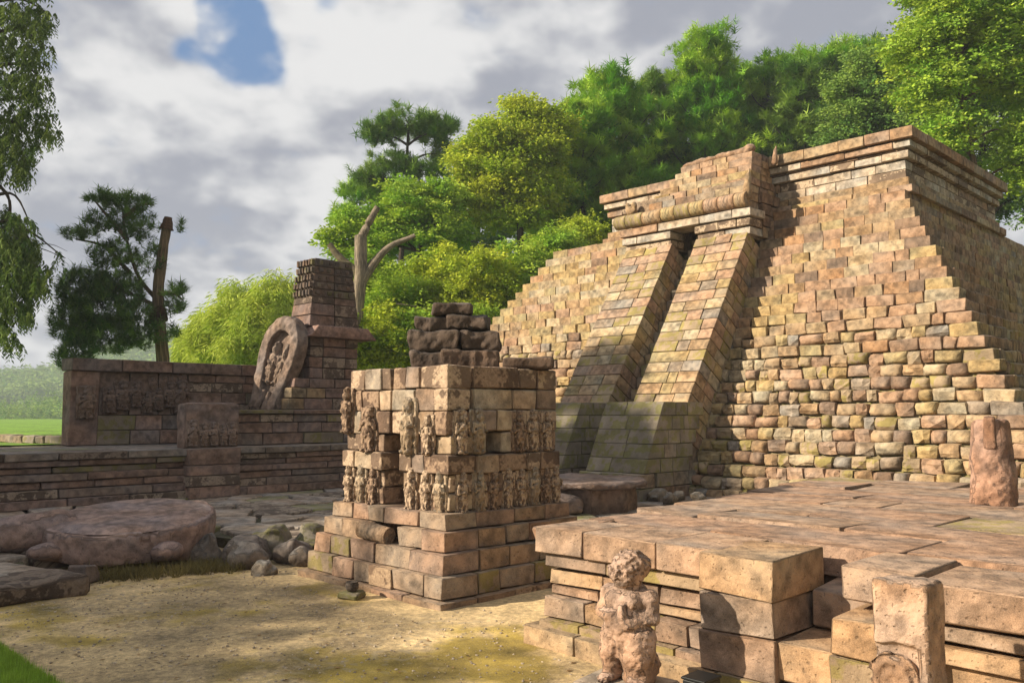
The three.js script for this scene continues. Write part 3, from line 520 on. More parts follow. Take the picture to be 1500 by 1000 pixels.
{
  const R = rng(4004), X0 = -7.32, X1 = -5.77, Z0 = -6.4, Z1 = -4.97;
  coreBox(shrine, X0 + 0.22, X1 - 0.2, 0.1, 2.0, Z0 + 0.2, Z1 - 0.26);
  const niche = (x, z, y, w) => x > -6.72 - w * 0.2 && x < -6.40 + w * 0.2;
  const base = [[0.33, -0.04, 0.06, 0.4], [0.27, 0.06, 0.24, 0.4], [0.21, 0.24, 0.42, 0.4], [0.15, 0.42, 0.59, 0.4], [0.09, 0.59, 0.735, 0.35]];
  base.forEach(([e, a, b, d], i) => ring(shrine, 'base_block', X0 - e, X1 + e, Z0 - e, Z1 + e, a, b, d, 0.24, 0.52, SHRINE_BASE, R, { proud: 0.014, ch: 0.009, jit: 0.009, skip: i === 3 ? (x) => Math.abs(x + 6.52) < 0.13 : null }));
  { const g = new THREE.CylinderGeometry(0.085, 0.08, 0.36, 12); g.rotateZ(Math.PI / 2 - 0.12); mesh('spout_stone', g, SHRINE_BASE[0][0], shrine, [-6.62, 0.5, -4.83], 0.15); }
  // lower relief tier, band, upper relief tier, two plain courses
  const split = [[-7.34, -6.72], [-6.42, -5.75]];
  for (const [a, b] of [[0.735, 0.90], [0.90, 1.06]]) for (const [xa, xb] of split) run(shrine, 'block', xa, -4.99, xb, -4.99, a, b, 0.28, 0.16, 0.3, SHRINE, R, { nx: 0, nz: 1, proud: 0.016 });
  for (const [xa, xb] of split) run(shrine, 'block', xa - 0.03, -4.95, xb + 0.03, -4.95, 1.06, 1.23, 0.32, 0.18, 0.34, SHRINE, R, { nx: 0, nz: 1, proud: 0.016 });
  for (const [a, b] of [[1.23, 1.40]]) for (const [xa, xb] of split) run(shrine, 'block', xa + 0.01, -4.99, xb - 0.01, -4.99, a, b, 0.28, 0.2, 0.3, SHRINE, R, { nx: 0, nz: 1, proud: 0.016 });
  for (const [a, b] of [[1.40, 1.62], [1.62, 1.82], [1.82, 2.03]]) for (const [xa, xb] of [[-7.3, -6.625], [-6.595, -5.78]]) run(shrine, 'block', xa, -4.985, xb, -4.985, a, b, 0.28, 0.2, 0.36, SHRINE, R, { nx: 0, nz: 1, proud: 0.016 });
  const RS = SHRINE;
  for (const [a, b, e, w0, w1] of [[0.735, 0.9, 0.02, 0.16, 0.3], [0.9, 1.06, 0.02, 0.16, 0.3], [1.06, 1.23, 0.05, 0.25, 0.5], [1.23, 1.43, 0, 0.16, 0.3], [1.43, 1.63, 0, 0.18, 0.32], [1.63, 1.83, 0, 0.3, 0.6], [1.83, 2.03, 0, 0.35, 0.6]]) {
    ring(shrine, 'block', X0, X1 + e, Z0, Z1 - 0.03, a, b, 0.28, w0, w1, RS, R, { sides: 'rlb', proud: 0.016, skipR: (x, z, y) => y === 1.23 && Math.abs(z + 5.62) < 0.1 });
  }
  const fm = [SHRINE[0][0], SHRINE[2][0], SHRINE[3][0], SHRINE[0][0]], fmS = fm;
  const put = (v, x, y, z, s, ry, m, sx = 1) => { const o = mesh('relief_figure', figs[v], m, shrine, [x, y, z], ry); o.scale.set(s * sx, s, s * 0.85); };
  [[-7.25, 0], [-7.05, 1], [-6.85, 2], [-6.27, 3], [-6.05, 1], [-5.86, 0]].forEach(([x, v], i) => put(v, x, 0.725, -4.98, 0.36 + 0.02 * R(), 0, fm[i % 4], 0.8));
  put(0, -7.28, 1.40, -4.97, 0.46, 0, fm[2], 0.7); put(3, -6.93, 1.23, -4.97, 0.44, 0.2, fm[2]); put(1, -6.30, 1.23, -4.97, 0.52, 0, fm[1], 0.75); put(2, -6.02, 1.23, -4.97, 0.36, 0, fm[0], 0.8);
  [[-5.12, 0], [-5.32, 2], [-5.5, 1], [-5.68, 3], [-5.86, 0], [-6.04, 1], [-6.2, 2], [-6.34, 0]].forEach(([z, v], i) => put(v, -5.75, 0.725, z, 0.35 + 0.02 * R(), Math.PI / 2, fmS[i % 4], 0.78));
  [[-5.12, 3], [-5.32, 1], [-5.84, 2], [-6.04, 0], [-6.24, 3]].forEach(([z, v], i) => put(v, -5.77, 1.24, z, 0.38 + 0.03 * R(), Math.PI / 2, fmS[i % 4], 0.85));
  mesh('top_paving', box(1.3, 0.04, 1.2), DARK[1][0], shrine, [-6.54, 1.99, -5.68]);
}

// ---------------------------------------------------------------- carved wall, stele, obelisk on the terrace
{
  const R = rng(5005), x = -17.0, y = 1.0, W = panelWall;
  coreBox(W, -17.45, -17.1, y, 2.55, -12.6, -5.65);
  run(W, 'block', x + 0.02, -5.97, x + 0.02, -12.6, y, y + 0.27, 0.36, 0.4, 0.75, TERR, R, { nx: 1, nz: 0 });
  run(W, 'block', x, -5.97, x, -12.6, y + 0.275, y + 0.56, 0.36, 0.45, 0.9, TERR, R, { nx: 1, nz: 0 });
  for (const [a, b] of [[1.565, 1.78], [1.785, 2.02], [2.025, 2.22], [2.225, 2.385]]) run(W, 'block', x - 0.02, -7.72, x - 0.02, -12.6, a, b, 0.36, 0.4, 0.75, [...TERR, [mat(0.38, 0.29, 0.2), 3]], R, { nx: 1, nz: 0, proud: 0.03 });
  run(W, 'coping_slab', x + 0.07, -5.47, x + 0.07, -12.6, 2.39, 2.62, 0.6, 0.6, 1.0, [[mat(0.30, 0.205, 0.175), 2], [mat(0.26, 0.19, 0.165), 2]], R, { nx: 1, nz: 0, proud: 0.014 });
  mesh('end_pillar', blockGeo(0.44, 1.385, 0.5, 0.02, 0.012, R), mat(0.33, 0.22, 0.18), W, [x - 0.2, 1.69, -5.74]);
  const rel = (v, p, s, m, sx = 1) => { const o = mesh('relief_figure', figs[v], m, W, p, Math.PI / 2); o.scale.set(s * sx, s, s * 0.85); };
  for (const [a, b] of [[-5.99, -6.55], [-6.56, -7.12], [-7.13, -7.7]]) mesh('relief_panel', blockGeo(b < a ? a - b - 0.008 : 0, 0.82, 0.34, 0.012, 0.006, R), mat(0.25, 0.18, 0.155), W, [x - 0.19, 1.975, (a + b) / 2], Math.PI / 2);
  rel(2, [x + 0.06, 1.5, -5.74], 0.62, mat(0.33, 0.235, 0.19), 1.1);
  [[-6.2, 0, 0.5], [-6.42, 1, 0.56], [-6.68, 3, 0.5], [-6.9, 2, 0.42], [-7.12, 0, 0.44], [-7.35, 1, 0.5], [-7.55, 3, 0.66]].forEach(([z, v, s], i) => rel(v, [x - 0.0, 1.6 + 0.06 * (i % 3), z], s, mat(0.25, 0.18, 0.155), 1.15));
  for (let i = 0; i < 4; i++) mesh('relief_scroll', figs[i], mat(0.27, 0.19, 0.16), W, [x - 0.01, 2.02 + 0.04 * i, -7.0 - 0.2 * i], Math.PI / 2).scale.set(0.35, 0.28, 0.13);
}
{
  const s = thing('carved_stele', 'squat carved stone slab with a row of seated figures at the terrace edge', 'stele', [-14.62, 1.0, -7.02]);
  const R = rng(51), sm = mat(0.36, 0.255, 0.22);
  mesh('slab', sdfGeo((x, y, z) => { let d = rbox(x, y, z, 0, 0.38, 0, 0.17, 0.4, 0.5, 0.03); d = Math.max(d, y - 0.80 + 0.10 * Math.max(0, -z - 0.1) + 0.05 * n3(z, 1, 2, 5)); return d + 0.03 * n3(x, y, z, 6) + 0.012 * n3(x, y, z, 22); }, [-0.25, -0.06, -0.56], [0.25, 0.86, 0.56], 0.03), sm, s);
  [[0.36, 3, 0.46], [0.16, 1, 0.4], [-0.02, 0, 0.42], [-0.2, 2, 0.38], [-0.36, 1, 0.42]].forEach(([z, v, h]) => mesh('relief_figure', figs[v], mat(0.44, 0.33, 0.285), s, [0.172, 0.03, z], Math.PI / 2).scale.set(h, h, h * 0.9));
}
{
  const o = thing('obelisk', 'tapering stone obelisk with projecting ledge and carved horseshoe relief', 'obelisk', [0, 0, 0]), R = rng(6006), set = [[mat(0.34, 0.225, 0.19), 4], [mat(0.28, 0.20, 0.175), 3], [mat(0.40, 0.34, 0.31, 'lichen'), 1]];
  const X1 = -15.7;
  coreBox(o, -16.6, -15.9, 1.67, 3.2, -10.75, -9.9);
  [[0.16, 1.67, 1.9], [0.1, 1.905, 2.12], [0.04, 2.125, 2.32]].forEach(([e, a, b]) => ring(o, 'base_block', -16.7 - e, X1 + 0.1 + e, -10.95 - e, -9.35 + e * 1.6, a, b, 0.35, 0.4, 0.75, [...set, [mat(0.40, 0.30, 0.19), 2]], R));
  [[2.325, 2.55], [2.555, 2.78], [2.785, 3.0], [3.005, 3.19]].forEach(([a, b]) => ring(o, 'shaft_block', -16.6, X1, -10.92, -9.72, a, b, 0.32, 0.35, 0.7, [...set, [mat(0.46, 0.40, 0.37, 'lichen'), 3]], R));
  // the projecting ledge
  { const s = new THREE.Shape([[-0.83, 0], [0.83, 0], [0.72, 0.1], [0.62, 0.22], [-0.62, 0.22], [-0.72, 0.1]].map(p => new THREE.Vector2(...p))); const g = new THREE.ExtrudeGeometry(s, { depth: 1.3, bevelEnabled: true, bevelSize: 0.015, bevelThickness: 0.015, bevelSegments: 1 }); g.translate(0, 0, -0.65); g.rotateY(Math.PI / 2); mesh('ledge', g, mat(0.42, 0.28, 0.245), o, [-16.15, 3.2, -10.42]); }
  // tapering upper body: frustum courses
  const cA = [-16.55, X1 - 0.05, -10.98, -9.72, 3.42], cB = [-16.5, -15.85, -10.84, -9.90, 4.92];
  const at01 = t => cA.map((v, i) => v + (cB[i] - v) * t), crs = [0, 0.17, 0.34, 0.44, 0.55, 0.66, 0.77, 0.88, 1];
  for (let j = 0; j + 1 < crs.length; j++) {
    const a = at01(crs[j]), b = at01(crs[j + 1]), carved = crs[j] > 0.4, h = b[4] - a[4] - 0.008, n = 2;
    for (let q = 0; q < n; q++) {
      const f0 = q / n, f1 = (q + 1) / n, za0 = a[2] + (a[3] - a[2]) * f0, za1 = a[2] + (a[3] - a[2]) * f1, w = za1 - za0, g = blockGeo(a[1] - a[0], h, w - 0.008, 0.012, 0.006, R), p = g.attributes.position;
      for (let v = 0; v < p.count; v++) { const t = p.getY(v) / h + 0.5, sx = 1 + ((b[1] - b[0]) / (a[1] - a[0]) - 1) * t; p.setX(v, p.getX(v) * sx + ((b[0] + b[1]) - (a[0] + a[1])) / 2 * t); const zz = p.getZ(v) + (za0 + za1) / 2, zc = (a[2] + a[3]) / 2, zs = 1 + ((b[3] - b[2]) / (a[3] - a[2]) - 1) * t; p.setZ(v, (zz - zc) * zs + zc + ((b[2] + b[3]) - (a[2] + a[3])) / 2 * t - (za0 + za1) / 2); }
      mesh('upper_block', g, pick(carved ? DARK : set, R), o, [(a[0] + a[1]) / 2, (a[4] + b[4]) / 2, (za0 + za1) / 2]);
    }
    if (carved) { // pegs carved on the face and on the side
      for (let q = 0; q < 6; q++) mesh('carved_peg', blockGeo(0.075, h * 0.82, 0.09, 0.02, 0.008, R), pick(DARK, R), o, [a[0] + 0.06 + (a[1] - a[0] - 0.12) * q / 5, (a[4] + b[4]) / 2, (a[3] + b[3]) / 2 + 0.012 + 0.014 * R()]);
      for (let q = 0; q < 4; q++) mesh('carved_peg', blockGeo(0.07, h * 0.6, 0.11, 0.025, 0.01, R), pick(DARK, R), o, [(a[1] + b[1]) / 2 - 0.012, (a[4] + b[4]) / 2, a[2] + 0.12 + (a[3] - a[2] - 0.24) * (q + 0.3 * R()) / 3.3]);
    }
  }
  // leaning horseshoe relief: a rim, an inner field and two figures, set against the base
  const rim = sdfGeo((x, y, z) => {
    const Y = y - 1.18, s = y < 1.18 ? 0.42 - 0.20 * Math.pow(Math.max(0, (1.18 - y) / 1.18), 1.4) : 0, rad = y < 1.18 ? Math.abs(x) - s : Math.hypot(x, Y * 0.82) - 0.42;
    const ringd = Math.hypot(Math.max(Math.abs(rad) - 0.085, 0), Math.max(Math.abs(z) - 0.10, 0)) - 0.035;
    let d = Math.max(ringd, -y, y - 1.9);
    d = Math.min(d, Math.max(rad, Math.abs(z + 0.07) - 0.07, -y));
    for (let i = 0; i < 7; i++) { const t = 0.5 + i * 0.36; d = smin(d, ell(x, y, z, Math.cos(t) * 0.40, 1.18 + Math.sin(t) * 0.5, 0.10, 0.07, 0.07, 0.05), 0.04); }
    for (let i = 0; i < 4; i++) d = smin(d, cap(x, y, z, [-0.3 + i * 0.2, 0.02, 0.1], [-0.26 + i * 0.14, 0.34, 0.05], 0.08, 0.04), 0.04);
    return d + 0.025 * n3(x, y, z, 9) + 0.012 * n3(x, y, z, 26);
  }, [-0.66, -0.05, -0.2], [0.66, 1.9, 0.26], 0.03);
  const hm = mat(0.34, 0.26, 0.225), ho = mesh('horseshoe_relief', rim, hm, o, [-16.36, 1.66, -9.1]);
  ho.rotation.set(-0.12, 0.24, -0.22); ho.scale.set(1.0, 1.1, 1.2);
  for (const [dx, v] of [[-0.15, 0], [0.14, 3]]) { const f = mesh('relief_figure', figs[v], mat(0.42, 0.33, 0.28), ho, [dx, 0.5, -0.02]); f.scale.set(0.62, 0.82, 0.7); }
}

// ---------------------------------------------------------------- turtle, altar, boulders
{
  const t = thing('turtle_statue', 'big stone turtle with flat oval shell top lying on the paving', 'turtle statue', [-9.80, 0.03, -3.86]);
  t.scale.setScalar(0.86); t.rotation.y = 0.80; // head towards the path's end; local -x is the head, local x the tail, local z towards the court
  const rough = mat(0.43, 0.31, 0.28, 'plain', 0.018), topm = rough;
  const A = 1.02, B = 1.06;
  mesh('shell', sdfGeo((x, y, z) => {
    const e = Math.hypot(x / A, z / B), r = (e - 1) * 0.95 + 0.12 * Math.max(0, 0.36 - y) * 1.3, top = y - (0.52 - 0.11 * z + 0.03 * n3(x, 0, z, 2.2)) ;
    let d = Math.max(r, top); d = -smin(-r, -top, 0.07); d = Math.max(d, 0.03 - y);
    return d + 0.05 * n3(x, y, z, 3.2) + 0.018 * n3(x, y, z, 11);
  }, [-1.3, -0.03, -1.3], [1.3, 0.85, 1.3], 0.05), rough, t);
  { const P = [0, 0.552, 0], U = [0, 0], I = [], n = 48, rr = [0.3, 0.6, 0.82, 0.93]; for (const q of rr) for (let i = 0; i < n; i++) { const a = i / n * Math.PI * 2, x = Math.cos(a) * A * q, z = Math.sin(a) * B * q; P.push(x, 0.555 - 0.11 * z + 0.03 * n3(x, 0, z, 2.2) + (q > 0.9 ? -0.04 : 0), z); U.push(x / 1.2, z / 1.2); } for (let i = 0; i < n; i++) { const j = (i + 1) % n; I.push(0, 1 + j, 1 + i); for (let k = 0; k < rr.length - 1; k++) { const a = 1 + k * n + i, b = 1 + k * n + j; I.push(a, b, b + n, a, b + n, a + n); } } mesh('shell_top', geo(P, null, U, I), topm, t); }
  mesh('head', sdfGeo((x, y, z) => { let d = ell(x, y, z, 0, 0.26, 0, 0.36, 0.17, 0.24); d = smin(d, ell(x, y, z, -0.26, 0.22, 0, 0.2, 0.12, 0.19), 0.08); d = smin(d, cap(x, y, z, [0.05, 0.27, 0], [0.45, 0.3, 0], 0.2, 0.22), 0.1); d = Math.max(d, -(Math.hypot((y - 0.19) / 0.6, Math.max(0, x + 0.22)) - 0.02)); d = smin(d, ell(x, y, z, -0.16, 0.3, 0.18, 0.05, 0.045, 0.04), 0.03); return d + 0.025 * n3(x, y, z, 7) + 0.01 * n3(x, y, z, 20); }, [-0.6, 0, -0.35], [0.75, 0.6, 0.35], 0.035), rough, t, [-1.2, 0.06, 0.62], 0.5).scale.setScalar(1.12);
  mesh('flipper', sdfGeo((x, y, z) => smin(ell(x, y, z, 0, 0.13, 0, 0.24, 0.11, 0.16), ell(x, y, z, 0.2, 0.12, -0.08, 0.2, 0.12, 0.16), 0.08) + 0.03 * n3(x, y, z, 8), [-0.4, -0.02, -0.35], [0.5, 0.36, 0.3], 0.035), rough, t, [-0.62, 0.06, 0.86], 0.3);
  mesh('flipper', sdfGeo((x, y, z) => ell(x, y, z, 0, 0.13, 0, 0.2, 0.12, 0.2) + 0.03 * n3(x, y, z, 8), [-0.35, -0.02, -0.35], [0.35, 0.36, 0.35], 0.04), rough, t, [0.72, 0.04, 0.72]);
  const a = thing('round_altar', 'dark round stone altar with carved lump standing before the staircase', 'altar', [-8.55, 0.15, -10.05]);
  const am = mat(0.36, 0.265, 0.23);
  mesh('top_slab', sdfGeo((x, y, z) => { const r = Math.hypot(x, z) - 0.98; return -smin(-r, -(Math.abs(y - 0.42) - 0.055), 0.06) + 0.04 * n3(x, y, z, 4) + 0.012 * n3(x, y, z, 14); }, [-1.15, 0.28, -1.15], [1.15, 0.56, 1.15], 0.045), am, a);
  mesh('drum', sdfGeo((x, y, z) => { const r = Math.hypot(x, z) - 0.78 - 0.06 * Math.cos(9 * Math.atan2(z, x)) * 0.5; return Math.max(r, Math.abs(y - 0.16) - 0.22) + 0.05 * n3(x, y, z, 5); }, [-1, -0.08, -1], [1, 0.42, 1], 0.05), am, a);
  mesh('carved_head', sdfGeo((x, y, z) => { let d = ell(x, y, z, 0, 0.16, 0, 0.2, 0.17, 0.26); d = smin(d, ell(x, y, z, 0.05, 0.26, 0.12, 0.09, 0.06, 0.1), 0.04); d = smin(d, cap(x, y, z, [0.16, 0.1, -0.15], [0.18, 0.08, 0.22], 0.05, 0.05), 0.03); return d + 0.04 * n3(x, y, z, 9); }, [-0.35, -0.06, -0.4], [0.35, 0.42, 0.4], 0.03), am, a, [0.42, 0.0, 0.85], -0.5);
}
function boulder(seed, rx, ry, rz, c = 0.05) { return sdfGeo((x, y, z) => { const e = ell(x, y, z, 0, ry * 0.72, 0, rx, ry, rz); return Math.max(e + 0.28 * Math.min(rx, ry, rz) * n3(x, y, z, 1.3 / ry * 0.7, seed) * 3.2 + 0.05 * n3(x, y, z, 14, seed), -y - 0.06); }, [-rx * 1.35, -0.1, -rz * 1.35], [rx * 1.35, ry * 2.1, rz * 1.35], c); }
{
  const R = rng(88), bm = [mat(0.30, 0.26, 0.23), mat(0.26, 0.215, 0.19), mat(0.31, 0.28, 0.22, 'moss')];
  const spots = [[-7.92, -4.42, 0.11, 0.085, 0.1, 'small pale round stone in front of the dark boulders'], [-8.35, -4.98, 0.22, 0.17, 0.2], [-8.62, -5.42, 0.26, 0.19, 0.26], [-8.42, -4.52, 0.19, 0.15, 0.18], [-8.72, -4.66, 0.26, 0.2, 0.24], [-8.8, -4.98, 0.28, 0.2, 0.22], [-9.02, -4.36, 0.2, 0.2, 0.2], [-8.12, -5.32, 0.2, 0.16, 0.2], [-8.5, -5.85, 0.25, 0.2, 0.3], [-8.1, -5.0, 0.15, 0.12, 0.14], [-8.3, -6.3, 0.25, 0.2, 0.3]];
  spots.forEach(([x, z, a, b, c, l], i) => single('boulder', boulder(i * 3.7 + 1, a, b, c, Math.min(0.04, a / 5)), i ? bm[i % 3] : mat(0.46, 0.42, 0.37), [x, -0.03, z], R() * 3, l || ['', 'mossless grey boulder just behind the small pale round stone', 'wide boulder in the rubble nearest the shrine base', 'grey boulder in front of the turtle tail', 'large boulder leaning on the turtle tail', 'largest boulder of the rubble beside the paving', 'boulder wedged under the turtle shell rim', 'rounded boulder against the shrine base corner', 'flat boulder in the rubble behind the shrine corner', 'small low boulder between shrine base and rubble', 'last boulder of the rubble behind the shrine'][i], 'boulder', 'boulders along the paving edge'));
  // ledge slabs at the paving edge in front of the turtle's head
  const pe = [[-8.55, -2.25, 0.75, 0.26, 1.25, 0.1], [-8.95, -3.05, 0.45, 0.2, 0.5, 0.5], [-8.5, -1.0, 0.7, 0.25, 1.2, 0.05]];
  single('edge_slab', sdfGeo((x, y, z) => rbox(x, y, z, 0, 0.08, 0, 0.36, 0.09, 0.62, 0.04) + 0.08 * n3(x, y, z, 2.2) + 0.02 * n3(x, y, z, 11), [-0.6, -0.06, -0.9], [0.6, 0.34, 0.9], 0.045), mat(0.29, 0.24, 0.21, 'lichen'), [-8.45, 0.0, -2.2], 0.12, 'thick dark ledge slab at the paving edge below the turtle head', 'stone slab');
  single('edge_stone', blockGeo(0.2, 0.17, 0.24, 0.02, 0.02, R), mat(0.29, 0.22, 0.19), [-8.72, 0.085, -3.0], 0.7, 'small squared stone tucked under the turtle flipper', 'stone');
  single('edge_stone', sdfGeo((x, y, z) => rbox(x, y, z, 0, 0.08, 0, 0.3, 0.1, 0.55, 0.06) + 0.09 * n3(x, y, z, 3), [-0.45, -0.05, -0.7], [0.45, 0.25, 0.7], 0.045), bm[2], [-8.72, 0.0, -6.9], 0.2, 'flat mossy stone at the paving edge behind the shrine', 'stone');
  [[-8.75, -11.75, 0.16], [-8.42, -11.9, 0.13], [-8.35, -11.55, 0.11], [-8.1, -12.0, 0.15]].forEach(([x, z, r], i) => single('field_stone', boulder(i * 5 + 40, r, r * 0.85, r, 0.035), mat(0.42, 0.36, 0.30), [x + 0.35, 0.16, z], R(), 'loose rounded stone piled beside the staircase pedestal', 'stone', 'loose stones by the pedestal'));
}
// ---------------------------------------------------------------- stones stacked on the shrine
{
  const R = rng(99), sp = (zx, y, w, h, d = 0.44, f = 8.62) => { const p = at(440 + zx / 2, 600, f); return [p.x, y, p.z, w, h, d]; };
  const blk = [sp(378, 2.03, 0.36, 0.17, 0.5), sp(497, 2.03, 0.56, 0.185, 0.5), sp(440, 2.03, 0.6, 0.17, 0.3, 8.98),
    sp(400, 2.21, 0.50, 0.2), sp(526, 2.215, 0.40, 0.2, 0.42), sp(364, 2.415, 0.16, 0.13, 0.3), sp(408, 2.415, 0.22, 0.14, 0.32), sp(490, 2.42, 0.42, 0.15, 0.36), sp(445, 2.565, 0.40, 0.13, 0.32)];
  const bl = ['dark block at the bottom of the shrine stack beside the niche crack', 'wide dark block at the bottom of the shrine stack above the corner', 'dark bottom block hidden behind the two others of the shrine stack', 'long block in the middle layer of the shrine stack', 'short block in the middle layer of the shrine stack above the corner', 'smallest block in the shrine stack, upper layer', 'small block under the topmost one of the shrine stack', 'long block under the topmost one of the shrine stack', 'topmost dark block crowning the shrine stack'];
  blk.forEach(([x, y, z, w, h, d], i) => single('capstone', sdfGeo((X, Y, Z) => rbox(X, Y, Z, 0, h / 2, 0, w / 2, h / 2, d / 2, 0.022) + 0.05 * n3(X, Y, Z, 5, x * 9) + 0.028 * n3(X, Y, Z, 17, z), [-w * 0.65, -0.03, -d * 0.65], [w * 0.65, h + 0.05, d * 0.65], 0.022), pick(DARK, R), [x, y, z], Math.PI / 4 + (R() - 0.5) * 0.25, bl[i], 'stone block', 'blocks stacked on the shrine'));
  single('capstone_slab', sdfGeo((X, Y, Z) => rbox(X, Y, Z, 0, 0.055, 0, 0.25, 0.06, 0.18, 0.03) + 0.03 * n3(X, Y, Z, 5), [-0.35, -0.03, -0.28], [0.35, 0.16, 0.28], 0.025), DARK[1][0], [-5.9, 2.03, -6.12], Math.PI / 4, 'flat dark slab lying alone at the shrine top edge', 'stone slab');
}
// ---------------------------------------------------------------- guardian statue, carved post, stump, pot, floodlight
{
  const s = thing('guardian_statue', 'weathered headless looking stone guardian figure with round belly before the platform', 'statue', [-3.02, 0, -3.94]);
  s.userData.label = 'weathered stone guardian figure with round belly and bowed curly head';
  s.rotation.y = 0.12; s.scale.set(0.98, 0.88, 0.95); const sm = mat(0.60, 0.41, 0.31, 'plain', 0.02);
  mesh('body', sdfGeo((x, y, z) => {
    let d = ell(x, y, z, 0, 0.30, 0.025, 0.13, 0.125, 0.115);                         // belly
    d = smin(d, ell(x, y, z, -0.055, 0.425, 0.045, 0.07, 0.06, 0.06), 0.03); d = smin(d, ell(x, y, z, 0.06, 0.43, 0.045, 0.07, 0.062, 0.06), 0.03);
    d = smin(d, ell(x, y, z, 0, 0.45, -0.02, 0.13, 0.09, 0.085), 0.04);              // shoulders
    d = smin(d, cap(x, y, z, [-0.13, 0.46, 0], [-0.15, 0.33, 0.03], 0.048, 0.042), 0.02); d = smin(d, cap(x, y, z, [-0.15, 0.33, 0.03], [-0.05, 0.345, 0.12], 0.04, 0.034), 0.015);
    d = smin(d, cap(x, y, z, [0.135, 0.46, 0], [0.155, 0.33, 0.0], 0.05, 0.045), 0.02); d = smin(d, cap(x, y, z, [0.155, 0.33, 0.0], [0.055, 0.30, 0.12], 0.042, 0.036), 0.015);
    d = smin(d, ell(x, y, z, 0.03, 0.35, 0.13, 0.03, 0.075, 0.03), 0.015);           // what it holds
    d = smin(d, cap(x, y, z, [-0.075, 0.20, 0.02], [-0.095, 0.10, 0.03], 0.09, 0.072), 0.02); d = smin(d, cap(x, y, z, [-0.095, 0.10, 0.03], [-0.095, -0.04, 0.02], 0.068, 0.056), 0.015);
    d = smin(d, cap(x, y, z, [0.075, 0.20, 0.02], [0.085, 0.10, 0.04], 0.105, 0.095), 0.02); d = smin(d, cap(x, y, z, [0.085, 0.10, 0.03], [0.08, -0.04, 0.0], 0.085, 0.08), 0.015);
    d = smin(d, ell(x, y, z, -0.10, -0.055, 0.075, 0.05, 0.03, 0.085), 0.015); d = smin(d, ell(x, y, z, 0.09, -0.055, 0.07, 0.055, 0.03, 0.08), 0.015);
    for (let i = 0; i < 4; i++) d = smin(d, ell(x, y, z, -0.135 + i * 0.024, -0.06, 0.155, 0.012, 0.014, 0.025), 0.006);
    d = smin(d, ell(x, y, z, 0.0, 0.19, 0.09, 0.035, 0.06, 0.035), 0.02);            // cloth knot
    d = smin(d, cap(x, y, z, [0.0, 0.16, 0.05], [0.03, -0.04, 0.02], 0.04, 0.05), 0.03);
    d = smin(d, ell(x, y, z, 0.02, 0.02, -0.09, 0.13, 0.11, 0.07), 0.04);            // back support
    d = smin(d, ell(x, y, z, 0.015, 0.545, 0.025, 0.07, 0.06, 0.07), 0.03);          // neck and chin
    d = smin(d, ell(x, y, z, 0.0, 0.60, 0.05, 0.09, 0.08, 0.085), 0.03);         // face
    d = smin(d, ell(x, y, z, 0.015, 0.635, -0.005, 0.115, 0.10, 0.11), 0.03);      // hair
    d = smin(d, ell(x, y, z, 0.0, 0.595, 0.13, 0.018, 0.026, 0.02), 0.015); d = smin(d, ell(x, y, z, 0.09, 0.59, 0.02, 0.022, 0.045, 0.03), 0.012); d = smin(d, ell(x, y, z, -0.085, 0.59, 0.02, 0.022, 0.045, 0.03), 0.012);
    d = Math.max(d, 0.012 - Math.hypot(x - 0.03, y - 0.615, z - 0.128)); d = Math.max(d, 0.012 - Math.hypot(x + 0.03, y - 0.615, z - 0.128));
    d = Math.max(d, 0.01 - Math.hypot((x) * 0.45, y - 0.56, z - 0.12));
    const hair = y > 0.62 || z < 0.0 ? sstep(0.5, 0.62, y) : 0;
    return d + 0.014 * n3(x, y, z, 16) + 0.011 * n3(x, y, z, 38) + 0.006 * n3(x, y, z, 80) + hair * 0.028 * n3(x, y, z, 46, 7);
  }, [-0.26, -0.1, -0.2], [0.26, 0.78, 0.24], 0.0115, 1.3), sm, s, [0, 0.215, 0]);
  mesh('plinth', blockGeo(0.52, 0.16, 0.44, 0.025, 0.015, rng(3)), mat(0.52, 0.42, 0.32), s, [0, 0.055, 0.02]);
  const p = thing('carved_post', 'square stone post with carved coil in front of the platform', 'stone post', [-1.45, 0, -3.80]), pm = mat(0.60, 0.42, 0.31, 'plain', 0.02);
  mesh('shaft', sdfGeo((x, y, z) => { let d = rbox(x, y, z, 0, 0.44, -0.03, 0.115, 0.46, 0.1, 0.018); d = Math.max(d, -rbox(x, y, z, -0.03, 0.38, 0.1, 0.10, 0.26, 0.055, 0.02)); return d + 0.012 * n3(x, y, z, 9) + 0.008 * n3(x, y, z, 30); }, [-0.16, -0.05, -0.18], [0.16, 0.94, 0.12], 0.0125, 1.3), pm, p);
  mesh('coil', sdfGeo((x, y, z) => { const r = Math.hypot(x, y), a = Math.atan2(y, x); let d = Math.hypot(Math.abs(((r - a * 0.0075 + 0.3) % 0.047) - 0.0235), z) - 0.016; d = Math.max(d, r - 0.105); d = smin(d, ell(x, y, z, 0, 0, -0.01, 0.10, 0.10, 0.022), 0.015); return d + 0.012 * n3(x, y, z, 30); }, [-0.14, -0.14, -0.05], [0.14, 0.14, 0.05], 0.0085, 1.3), pm, p, [-0.035, 0.50, 0.052]);
  mesh('coil', sdfGeo((x, y, z) => { let d = ell(x, y, z, 0, 0, 0, 0.12, 0.16, 0.05); return d + 0.05 * n3(x, y, z, 18); }, [-0.17, -0.22, -0.1], [0.17, 0.22, 0.1], 0.015, 1.3), pm, p, [-0.03, 0.24, 0.05]);
  const st = thing('stone_stump', 'round reddish stone stump with a raised tongue standing on the platform', 'stone stump', [-2.42, 0.79, -8.42]);
